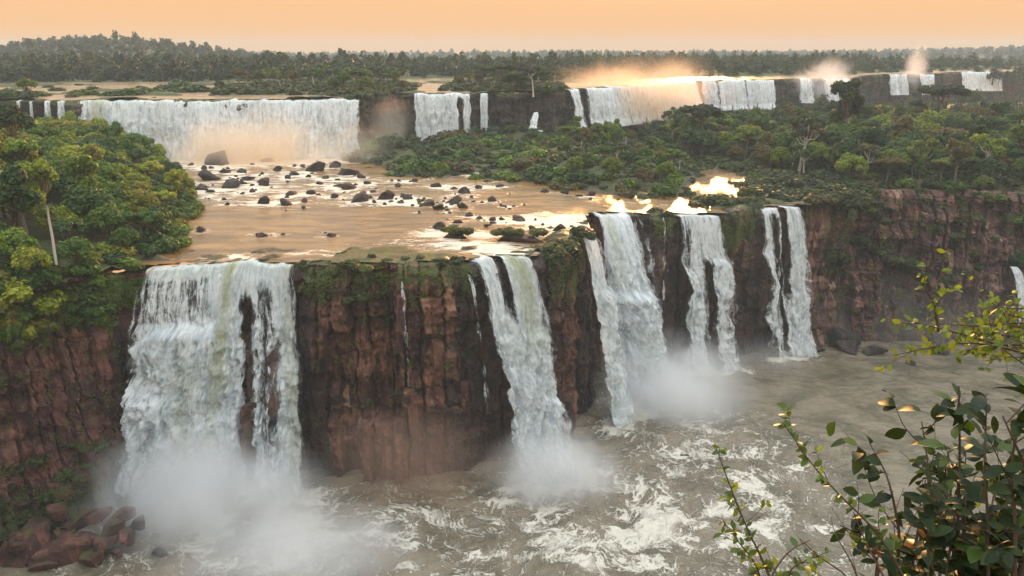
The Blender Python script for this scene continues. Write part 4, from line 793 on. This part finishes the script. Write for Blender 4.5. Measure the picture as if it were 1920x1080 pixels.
def mass_forest(name, label, items, seed, n=320, leaf=.55, cols=None):
    r = np.random.RandomState(seed); VV = []; FF = []; TT = []; o = 0; base = []
    for k in range(8):
        nl = 6; lobes = [(math.cos(q*2.4)*2.2*math.sqrt(q/nl), math.sin(q*2.4)*2.2*math.sqrt(q/nl), 4.6-1.0*q*.5+r.uniform(-.9, 1.2), r.uniform(1.5, 2.7)) for q in range(nl)]
        if k in (2, 5): lobes = [(a*.8, b*.8, c+2.5, d*.7) for a, b, c, d in lobes]
        v1, f1, t1 = lobes_leaves(lobes, n, leaf, r, .8); m = MB(); m.tube([(0, 0, -2), (0, 0, 4), (0, 0, 7.5)], [.28, .22, .12], 4); v2 = np.concatenate(m.V); f2 = np.concatenate(m.F)
        base.append((np.concatenate([v1, v2]), np.concatenate([f1, f2+len(v1)]), np.concatenate([t1, np.zeros(len(v2))])))
    for (x, y, z, sc) in items:
        v, f1, t1 = base[r.randint(8)]; a = r.uniform(0, 6.28); ca, sa = math.cos(a), math.sin(a); s3 = sc*np.array([1, 1, r.uniform(.85, 1.25)])
        v = v*s3; VV.append(np.stack([v[:, 0]*ca-v[:, 1]*sa+x, v[:, 0]*sa+v[:, 1]*ca+y, v[:, 2]+z], 1)); FF.append(f1+o); TT.append(np.clip(t1*.6+r.uniform(-.15, .5), 0, 1)); o += len(v)
    ob = obj(name, mk_mesh(name, np.concatenate(VV), np.concatenate(FF), M_LEAF, False, {'tone': np.concatenate(TT)}), kind='stuff', label=label, category='forest')
    ob.color = (*(cols or (.042, .060, .024)), 1); return ob
if rest: mass_forest('forest', 'dense green canopy filling the back of the right forest', rest, 3, 600, .34)
# upper plateau: islands, bare trees, far bank
for k, poly in enumerate(UP_LAND):
    pts = dart(poly, 3.6, 20+k, 2500, 40, 53)
    if not len(pts): continue
    si = sdf(pts, poly); hz = upper_h(pts[:, 0], pts[:, 1]); dg = sdf(pts, GPOLY); nm = ['long island above the back falls', 'island between the square and golden falls', 'cliff top beside the broad back curtain', 'rock between the square curtain and the narrow fall', 'dark cliff top behind the narrow fall', 'ground at the left end of the back cliff'][k]
    for (x, y), d, z, g in zip(pts, si, hz, dg):
        if g < 1.2: continue
        c = vr.choice(G_RIGHT[:6]); tall = vr.random() < (.16 if k in (0, 1, 4, 5) else .05)
        if tall and d > 1: sc = vr.uniform(.42, .75); put_tree('island_tree', vr.choice(P_ROUND+P_UMB+P_SPARSE), x, y, z-.4, sc, c, f'{SIZE_W(sc)} {col_word(c)} tree on the {nm}', f'{SIZE_W(sc)} {col_word(c)} trees on the {nm}')
        else:
            sc = vr.uniform(1.2, 2.4); put_bush(x, y, z, (sc*1.2, sc*1.2, sc), c, f'{col_word(c)} bush on the {nm}', f'{col_word(c)} bushes on the {nm}')
for k, (px, py, w) in enumerate([(40, 178, 34), (75, 180, 36), (160, 178, 40), (200, 180, 30), (110, 170, 22), (245, 178, 46), (290, 176, 40), (330, 172, 46), (370, 172, 52), (345, 165, 50), (130, 182, 26), (20, 178, 40), (265, 168, 26), (180, 168, 24), (90, 164, 14), (150, 160, 12)]):
    p = PZ(px, py, U_Z); sc = w*.5*p[1]/FPX; put_bush(p[0], p[1], U_Z-.1, (sc*1.3, sc, sc*.75), G_RIGHT[k % 4], 'dark low bush in the river above the broad back curtain', 'bushes in the upper river')
SPECIAL = [(570, 152, P_UMB[0], .62, 'slim flat topped tree left of the tallest on the long upper island', (.03, .045, .02)), (598, 152, P_TALL[0], .72, 'tallest dark tree on the long upper island above the back falls', (.025, .04, .018)), (622, 150, P_UMB[1], .62, 'spreading dark tree at the right of the tallest on the long upper island', (.03, .045, .02)),
           (950, 160, P_UMB[2], .95, 'green flat crowned tree on the upper island near the centre', (.05, .075, .022)), (975, 158, P_UMB[0], .95, 'dark flat crowned tree beside the green one on the upper island', (.035, .045, .022)), (1000, 165, P_SPARSE[0], .9, 'thin tree with pale trunk near the dead tree on the upper island', (.05, .05, .03))]
for px, py, pr, sc, lb, c in SPECIAL:
    p = PZ(px, py+8, U_Z+.3); put_tree('island_tree', pr, p[0], p[1], U_Z-.2, sc, c, lb)
for px, py, lb, sc in [(1036, 163, 'bare forked dead tree left of the golden waterfall', 1.15), (932, 162, 'leafless grey tree behind the dark back cliff', .9)]:
    p = PZ(px, py+8, U_Z+.3); put_tree('bare_tree', P_BARE[0], p[0], p[1], U_Z-.2, sc, (.06, .05, .03), lb)
for px, py, dist, pr, sc, lb, c in [(1605, 160, 235, P_TALL[1], 1.35, 'tallest ragged tree rising above the right forest', (.04, .055, .02)), (1508, 215, 215, P_SPARSE[1], 1.25, 'tall slim tree with pale bare trunk in the right forest', (.05, .06, .03)), (1325, 190, 255, P_UMB[1], 1.0, 'dark flat crowned tree against the golden waterfall', (.03, .04, .018)), (1775, 150, 290, P_UMB[2], 1.2, 'flat topped tree standing against the distant far right waterfall', (.035, .05, .02)),
                            (1770, 290, 190, P_UMB[0], 1.0, 'bright yellow green umbrella tree at the front of the right forest', (.16, .20, .035)), (1720, 265, 200, P_ROUND[1], 1.0, 'bright green rounded tree behind the umbrella tree', (.13, .17, .035)), (1745, 262, 215, P_ROUND[2], 1.0, 'lime green tree at the back of the bright pair', (.12, .16, .03)), (1845, 345, 178, P_ROUND[0], .6, 'light green small tree low on the right cliff rim', (.12, .16, .035))]:
    d = ray(px, py); p = d*(dist/d[1]); x, y = p[0], p[1]; zg = float(shelf_h(x, y)[0]); hh = pr[1].vertices; zt_need = H+p[2]
    put_tree('forest_tree', pr, x, y, zg-.3, max(.5, (zt_need-zg)/10.5) if sc else sc, c, lb)
# tall tree at the left edge, palm
p = ray(12, 150)*150; put_tree('jungle_tree', P_ROUND[0], p[0], p[1], 46, 1.05, (.04, .065, .02), 'tall dark tree rising above the others at the left edge')
def palm():
    p = PZ(100, 468, 40); d = ray(88, 385); top = d*((p[1]+.0)/d[1]); top[2] += H
    t = thing('palm_tree', 'slender palm with bare white trunk among the left bank trees', 'palm', p); tr = MB(); dv = top-p
    tr.tube([np.array([.3, -.4, -2.0]), dv*.3+np.array([.1, 0, 0]), dv*.7, dv], [.19, .17, .15, .13], 8); obj('trunk', tr.mesh('trunk', M_PALE), t)
    r = np.random.RandomState(2)
    for k in range(22):
        a = k*2.4; el = r.uniform(-.2, 1.0); L = r.uniform(1.9, 2.6); q = np.linspace(0, 1, 9); hx = np.array([math.cos(a), math.sin(a)])
        P_ = np.stack([hx[0]*L*q*math.cos(el*.8), hx[1]*L*q*math.cos(el*.8), L*(q*math.sin(el)-1.15*q**2.1)], 1); m = MB(); m.tube(P_, np.linspace(.035, .01, 9), 4); side = np.array([-hx[1], hx[0], 0])
        for i in range(1, 9):
            for s in (-1, 1):
                for e in (0, .5):
                    b = P_[i-1]*(1-e)+P_[i]*e; l = .55*math.sin(math.pi*(.15+.8*q[i])); tip = b+side*s*l*.8+np.array([hx[0]*.15, hx[1]*.15, -.4*l]); w = np.array([hx[0], hx[1], 0])*.05
                    m.add([b-w, b+w, tip], [(0, 1, 2, 2)])
        V = np.concatenate(m.V); me = mk_mesh('frond', V, np.concatenate([f_.reshape(-1, 4) for f_ in m.F]), M_LEAF, False, {'tone': np.full(len(V), .5)}); me.validate(); f = obj('frond', me, t, tuple(dv)); f.color = (.085, .11, .025, 1)
palm()
# far woods
rng = np.random.RandomState(9)
def far_items(n, y0, y1, azl, azr, hfun, sc0, sc1, pw=1.0):
    y = y0+(y1-y0)*rng.rand(n)**pw; az = rng.uniform(azl, azr, n); x = az*y; z = hfun(x, y); return [(a, b, c-1.8, s) for a, b, c, s in zip(x, y, z, rng.uniform(sc0, sc1, n))]
it = far_items(1500, 360, 520, -.70, .06, lambda x, y: np.maximum(upper_h(x, y), U_Z), .75, 1.3, 1.5); P2 = np.array([(i[0], i[1]) for i in it]); it = [i for i, k in zip(it, sdf(P2, FAR_LAND) > 1) if k]
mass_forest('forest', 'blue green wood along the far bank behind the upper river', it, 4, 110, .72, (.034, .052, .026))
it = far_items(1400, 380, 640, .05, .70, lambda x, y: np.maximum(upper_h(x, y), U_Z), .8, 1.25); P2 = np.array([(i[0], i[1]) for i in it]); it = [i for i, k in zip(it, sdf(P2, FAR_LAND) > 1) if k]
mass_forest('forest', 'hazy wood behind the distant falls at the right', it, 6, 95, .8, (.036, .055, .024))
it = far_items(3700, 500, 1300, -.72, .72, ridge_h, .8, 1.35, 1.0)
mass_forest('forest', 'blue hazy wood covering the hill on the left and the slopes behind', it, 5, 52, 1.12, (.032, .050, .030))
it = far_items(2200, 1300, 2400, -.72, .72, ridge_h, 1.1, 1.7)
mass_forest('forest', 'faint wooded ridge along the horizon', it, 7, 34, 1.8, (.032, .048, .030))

# understorey of the woods and bushes on the right slope
pts = dart(LAND_RIGHT, 3.4, 31, 30000, 40, 36, (20, 260, 150, 330)); dF = sdf(pts, FPOLY); dG = sdf(pts, GPOLY); hz = shelf_h(pts[:, 0], pts[:, 1])
for (x, y), f_, g, z in zip(pts, dF, dG, hz):
    if g > -4 or f_ < 2.5: continue
    if x > 64: z = min(z, f_*2.7+.5)
    elif f_ < 14: continue
    if z < 12: continue
    sc = vr.uniform(1.5, 2.6); c = vr.choice(G_RIGHT[:6]); near = 'on the slope under the right forest' if f_ < 22 else 'among the trees of the right forest'
    put_bush(x, y, z, (sc, sc, sc*.85), c, f'{col_word(c)} bush {near}', f'{col_word(c)} bushes {near}')
plant_bushes()

# ------------------------------------------------------------------ foreground plants at the viewpoint
def leaf_shape(seed, L=1.0, W_=.30, mat=None, curl=.25):
    r = np.random.RandomState(seed); q = np.array([0, .12, .3, .5, .7, .88, 1.0]); w = W_*np.array([.03, .42, .85, 1.0, .86, .5, .02]); V = []; bend = curl*r.uniform(.6, 1.4); fold = r.uniform(.12, .3)
    for i in range(7):
        z = -bend*q[i]**2*L*.8; V += [(q[i]*L, -w[i]*L, z+fold*w[i]*L), (q[i]*L, 0, z), (q[i]*L, w[i]*L, z+fold*w[i]*L)]
    Fc = []
    for i in range(6):
        for j in (0, 1): Fc.append((i*3+j, (i+1)*3+j, (i+1)*3+j+1, i*3+j+1))
    return mk_mesh('leaf', V, Fc, mat, True)
def gloss_leaf(name, a, b_, trans=.25, rough=.34):
    t = NT(name); oi = t.n('ObjectInfo'); P = t.n('TexCoord').outputs['Object']; vein = t.n('TexWave', {'bands_direction': 'DIAGONAL'}, Scale=5.0, Distortion=1.0)
    t.lk(P, vein.inputs['Vector']); c = t.mix(oi.outputs['Random'], a, b_); c = t.mix(t.math('MULTIPLY', vein.outputs['Fac'], .25), c, t.mix(1.0, c, (1.5, 1.5, 1.3), 'MULTIPLY'))
    c = t.mix(t.mr(t.noise(P, 4.0, 4), .6, .72, 0, .5), c, (.13, .07, .025))
    b = t.n('BsdfPrincipled', None, Base_Color=c, Roughness=rough); b.inputs['Specular IOR Level'].default_value = .2
    tr = t.n('BsdfTranslucent'); t.lk(t.mix(1.0, c, (1.6, 1.6, .5), 'MULTIPLY'), tr.inputs[0]); mx = t.n('MixShader'); mx.inputs[0].default_value = trans
    t.lk(b.outputs[0], mx.inputs[1]); t.lk(tr.outputs[0], mx.inputs[2]); return t.done(mx.outputs[0])
ML_DARK = gloss_leaf('dark_leaf', (.010, .020, .008), (.026, .046, .014), .22, .5); ML_RED = gloss_leaf('rusty_leaf', (.10, .045, .02), (.28, .13, .045), .35); ML_LIME = gloss_leaf('lime_leaf', (.075, .125, .014), (.17, .21, .025), .4, .45); ML_GRN = gloss_leaf('green_leaf', (.04, .075, .018), (.075, .115, .025), .3)
LV_DARK = [leaf_shape(k, 1, .20+.025*k, ML_DARK, .15+.12*k) for k in range(5)]; LV_RED = [leaf_shape(9+k, 1, .26, ML_RED, .4) for k in range(2)]; LV_LIME = [leaf_shape(20+k, 1, .27, ML_LIME) for k in range(3)]; LV_GRN = [leaf_shape(30+k, 1, .28, ML_GRN) for k in range(3)]
def smooth_path(P, n=14):
    P = np.asarray(P, float); d = np.r_[0, np.cumsum(np.linalg.norm(np.diff(P, axis=0), axis=1))]; q = np.linspace(0, d[-1], n); Q = np.stack([np.interp(q, d, P[:, k]) for k in range(3)], 1)
    for _ in range(2): Q[1:-1] = .25*Q[:-2]+.5*Q[1:-1]+.25*Q[2:]
    return Q
def shrub(name, label, stems, leaves, count, lsize, seed, rad=.008, twigs=2, tw_len=.25, base_px=None, start=.15, rooted=None):
    r = np.random.RandomState(seed); paths = []; root = None
    for st in stems:
        P_ = [PD(*p) for p in st]; paths.append([smooth_path(P_, 16), rad*(1.0 if len(st) > 2 else .6)])
    foot = np.mean([p[0][0] for p in paths], 0) if base_px is None else PD(*base_px); foot = np.array([foot[0], foot[1]-.05, float(bank(np.array([foot[0]]), np.array([foot[1]]))[0])-.05])
    t = thing(name, label, 'shrub', foot); main = len(paths)
    for k in range(main):
        Q = paths[k][0]; P0 = Q[0]; down = smooth_path([foot+r.uniform(-.05, .05, 3)*np.array([1, 1, 0]), (foot*.5+P0*.5)+r.uniform(-.08, .08, 3), P0, Q[1]], 8); m = MB(); full = np.concatenate([down[:-1], Q[1:]]) if rooted is None or k in rooted else Q; m.tube(full-foot, np.linspace(rad*1.5, rad*.35, len(full)), 6); obj('stem', m.mesh('stem', M_TWIG), t)
        for _ in range(twigs):
            i = r.randint(3, 15); d = Q[min(i+1, 15)]-Q[i-1]; d /= np.linalg.norm(d); e = d*.7+r.normal(size=3)*.6; e /= np.linalg.norm(e); L = tw_len*r.uniform(.5, 1.2); T_ = smooth_path([Q[i], Q[i]+e*L*.5+r.normal(size=3)*L*.06, Q[i]+e*L+np.array([0, 0, .1*L])], 8)
            paths.append([T_, rad*.4]); m = MB(); m.tube(T_-foot, np.linspace(rad*.42, rad*.15, 8), 5); obj('twig', m.mesh('twig', M_TWIG), t)
    wts = np.array([np.linalg.norm(np.diff(p[0], axis=0), axis=1).sum() for p in paths]); wts /= wts.sum()
    for k in range(count):
        Q = paths[r.choice(len(paths), p=wts)][0]; n = len(Q); f = start+(1-start)*r.rand()**.85; i = min(int(f*(n-1)), n-2); P0 = Q[i]+(Q[i+1]-Q[i])*r.rand(); d = Q[i+1]-Q[i]; d /= np.linalg.norm(d)
        side = np.cross(d, r.normal(size=3)); side /= np.linalg.norm(side); a = d*r.uniform(.2, .7)+side*.9+np.array([0, 0, r.uniform(-.45, .25)]); a /= np.linalg.norm(a)
        up = np.array([0, -.25, 1.0])+r.normal(size=3)*.45; y = np.cross(up, a); y /= np.linalg.norm(y); z = np.cross(a, y); M = Matrix((a, y, z)).transposed()
        s = lsize*r.uniform(.6, 1.25); o = obj('leaf', leaves[r.randint(len(leaves))], t, tuple(P0-foot)); o.rotation_euler = M.to_euler(); o.scale = (s, s, s)
    return t
D1 = 2.9
shrub('leafy_shrub', 'large dark leaved shrub with some rusty leaves at the lower right corner', [
    [(1790, 1150, D1), (1795, 1000, D1), (1800, 860, D1), (1798, 725, D1-.1)], [(1850, 1150, D1-.2), (1855, 1000, D1-.2), (1845, 880, D1-.25), (1850, 757, D1-.2)], [(1700, 1150, D1+.1), (1715, 1020, D1+.1), (1745, 900, D1+.15), (1728, 790, D1+.2)],
    [(1900, 1150, D1-.3), (1905, 980, D1-.3), (1893, 860, D1-.3), (1935, 720, D1-.35)], [(1660, 1150, D1), (1690, 1010, D1), (1665, 890, D1), (1630, 830, D1+.1)], [(1630, 1150, D1-.1), (1650, 1060, D1-.1), (1610, 1000, D1-.1), (1575, 985, D1-.1)],
    [(1940, 1000, D1-.4), (1925, 880, D1-.4), (1880, 780, D1-.4)], [(1740, 1120, D1+.2), (1770, 960, D1+.25), (1775, 850, D1+.2), (1740, 850, D1+.2)]], LV_DARK*6+LV_GRN*2+LV_RED[:1], 298, .074, 3, .0065, 4, .30)
shrub('leafy_shrub', 'second dark leaved shrub crowding behind the large one at the right edge', [[(1720+q*38, 1150, 3.35), (1725+q*40, 1020, 3.4), (1735+q*38+(q % 2)*20, 900-(q % 3)*30, 3.4)] for q in range(6)], LV_DARK*6+LV_GRN+LV_RED[:1], 296, .072, 13, .006, 4, .28)
shrub('leafy_shrub', 'low dense dark shrub filling the bottom right corner', [[(1735+q*34, 1170, 2.75), (1740+q*34, 1080, 2.75), (1745+q*33+(q % 2)*14, 985-(q % 3)*28, 2.75)] for q in range(6)], LV_DARK*6+LV_GRN+LV_RED[:1], 296, .072, 23, .006, 4, .22, None, .3)
shrub('leafy_shrub', 'sparse light green branch reaching in from the right edge above the pool', [
    [(1990, 640, 3.2), (1920, 602, 3.2), (1850, 612, 3.25), (1757, 607, 3.3)], [(1990, 700, 3.2), (1920, 660, 3.2), (1820, 640, 3.25), (1740, 652, 3.3), (1672, 667, 3.3)], [(1760, 622, 3.3), (1752, 570, 3.3), (1738, 545, 3.3), (1718, 516, 3.3)], [(1990, 610, 3.1), (1940, 580, 3.1), (1850, 575, 3.15)], [(1985, 720, 3.1), (1930, 690, 3.1), (1880, 655, 3.1), (1852, 625, 3.1)], [(1960, 640, 3.2), (1880, 650, 3.2), (1800, 625, 3.25), (1690, 598, 3.3)]],
    LV_LIME*3+LV_GRN[:1], 297, .036, 4, .0045, 6, .16, (2250, 1000, 3.0), .05, (0, 1, 3, 4))
shrub('leafy_shrub', 'denser lime green twigs at the right edge behind the sparse light green branch', [[(2000, 620+q*22, 3.45), (1930, 600+q*18, 3.45), (1870-q*6, 585+q*20, 3.45), (1800+q*8, 600+q*14, 3.5)] for q in range(5)], LV_LIME*3+LV_GRN, 290, .034, 14, .004, 5, .14, (2300, 1000, 3.3), .1)
shrub('leafy_shrub', 'slender upright spray of small leaves left of the dark shrub', [[(1465, 1150, 2.5), (1440, 1070, 2.5), (1400, 990, 2.5), (1372, 920, 2.5), (1340, 832, 2.5)], [(1440, 1150, 2.5), (1420, 1060, 2.55), (1380, 1010, 2.55), (1355, 975, 2.55)], [(1500, 1150, 2.5), (1475, 1075, 2.5), (1500, 1052, 2.5), (1540, 1060, 2.5)]], LV_GRN*2+LV_LIME, 150, .030, 5, .0042, 4, .09)
shrub('leafy_shrub', 'long thin leaning spray with small leaves between the upright spray and dark shrub', [[(1720, 1130, 2.6), (1650, 1000, 2.6), (1580, 935, 2.6), (1520, 870, 2.6), (1498, 835, 2.6), (1470, 795, 2.6)]], LV_GRN*2+LV_LIME[:1], 80, .032, 6, .0045, 5, .10)
shrub('leafy_shrub', 'bare curved twigs rising below the leaning spray', [[(1620, 1150, 2.4), (1590, 1080, 2.4), (1530, 1040, 2.4), (1500, 1010, 2.4)], [(1630, 1150, 2.45), (1600, 1060, 2.45), (1565, 1000, 2.45)], [(1500, 1150, 2.4), (1440, 1085, 2.4), (1480, 1030, 2.4), (1520, 1012, 2.4)], [(1700, 1150, 2.5), (1650, 1070, 2.5), (1620, 1010, 2.5), (1600, 960, 2.5)]], LV_GRN+LV_LIME, 26, .03, 7, .004, 3, .12)
shrub('leafy_shrub', 'fine yellow green undergrowth behind the stems of the dark shrub', [[(1700+q*28, 1160, 3.5), (1705+q*30, 1060, 3.5), (1710+q*30+(q % 3)*8, 1000-(q % 4)*26, 3.55)] for q in range(9)], LV_LIME, 240, .04, 8, .0045, 3, .16)

ORD = 'first second third fourth fifth sixth seventh eighth ninth tenth eleventh twelfth thirteenth fourteenth fifteenth sixteenth seventeenth eighteenth nineteenth twentieth twenty-first twenty-second twenty-third twenty-fourth twenty-fifth twenty-sixth twenty-seventh twenty-eighth twenty-ninth thirtieth'.split()
shared = {}
for o in COL.objects:
    if o.get('category') and o.get('group'): shared.setdefault(o['label'], []).append(o)
for lb, os_ in shared.items():
    if 1 < len(os_) <= 30 and len(lb.split()) <= 12:
        os_.sort(key=lambda o: float(proj(np.array(o.location))[0]))
        for k, o in enumerate(os_): o['label'] = lb+', '+('leftmost' if k == 0 else 'rightmost' if k == len(os_)-1 else ORD[k]+' from the left')
# ------------------------------------------------------------------ spray mist and haze
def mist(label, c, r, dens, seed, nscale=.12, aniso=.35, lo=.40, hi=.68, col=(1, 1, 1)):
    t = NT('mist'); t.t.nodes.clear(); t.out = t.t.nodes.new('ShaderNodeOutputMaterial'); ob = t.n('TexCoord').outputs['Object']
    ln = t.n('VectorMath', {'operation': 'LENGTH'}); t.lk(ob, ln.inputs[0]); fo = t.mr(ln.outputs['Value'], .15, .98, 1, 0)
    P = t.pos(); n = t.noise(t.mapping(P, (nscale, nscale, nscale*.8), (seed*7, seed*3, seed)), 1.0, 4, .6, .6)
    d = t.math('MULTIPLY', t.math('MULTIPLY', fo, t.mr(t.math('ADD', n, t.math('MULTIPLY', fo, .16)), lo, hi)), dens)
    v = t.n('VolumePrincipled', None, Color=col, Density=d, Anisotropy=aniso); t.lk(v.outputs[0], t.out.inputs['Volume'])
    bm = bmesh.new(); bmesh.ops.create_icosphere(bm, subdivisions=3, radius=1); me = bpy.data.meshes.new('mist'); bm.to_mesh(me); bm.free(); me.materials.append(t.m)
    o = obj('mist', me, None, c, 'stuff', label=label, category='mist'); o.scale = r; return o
mist('white spray billowing at the foot of the widest front waterfall', (-45, 101, 2), (24, 12, 16), .36, 1, .12, lo=.36, hi=.70)
mist('white spray drifting over the river right of the widest front waterfall', (-29, 92, -1), (24, 16, 11), .26, 2, .10, lo=.38, hi=.70)
mist('white spray at the foot of the twin stream waterfall', (6.5, 110.5, 1), (14, 9, 12), .40, 3, .15, lo=.36, hi=.70)
mist('pale spray filling the gorge recess', (30, 139.5, 2), (20, 14, 16), .30, 4, .11, lo=.36, hi=.70)
mist('thin warm tinted spray in front of the brown centre cliff', (-15, 108, 6), (20, 5, 13), .075, 5, .09, col=(1, .76, .62))  # sunset warmth painted into the spray colour; the droplets themselves are white
mist('thin spray at the foot of the right hand streams', (52, 160, 1), (18, 8, 8), .06, 6)
mist('thin pink spray hanging before the right red cliff', (98, 158, 8), (36, 14, 15), .005, 7, .05)
mist('orange tinted spray along the foot of the broad back curtain', (-72, 228, 37.5), (48, 13, 14), .17, 8, .06, .3, col=(1, .86, .70))  # part of the sunset glow is put into the mist colour
mist('orange tinted spray in the notch right of the broad back curtain', (-41, 252, 41), (14, 14, 14), .06, 9, .09, .3, col=(1, .86, .70))  # sunset tint painted into the mist colour here too
mist('large orange tinted spray cloud above the long golden waterfall', (50, 330, 48), (46, 22, 20), .085, 10, .05, .3, .44, .66, (1, .82, .62))  # cloud colour carries painted sunset orange on top of the sun's light
mist('small orange spray cloud over the distant falls behind the tall tree', (152, 402, 51), (22, 12, 14), .09, 11, .08, .2, .46, .66)
mist('thin spray plume rising between the farther distant falls', (231, 474, 55), (9, 8, 17), .11, 12, .1, .2, .44, .66)
t = NT('haze'); v = t.n('VolumePrincipled', None, Color=(.52, .66, .74), Density=.00028, Anisotropy=.0); t.lk(v.outputs[0], t.out.inputs['Volume'])
bm = bmesh.new(); bmesh.ops.create_cube(bm, size=1); me = bpy.data.meshes.new('haze'); bm.to_mesh(me); bm.free(); me.materials.append(t.m)
hz_ = obj('haze', me, None, (0, 1150, 41), 'stuff', label='thin haze filling the air over the whole landscape', category='haze'); hz_.scale = (5000, 3200, 96)
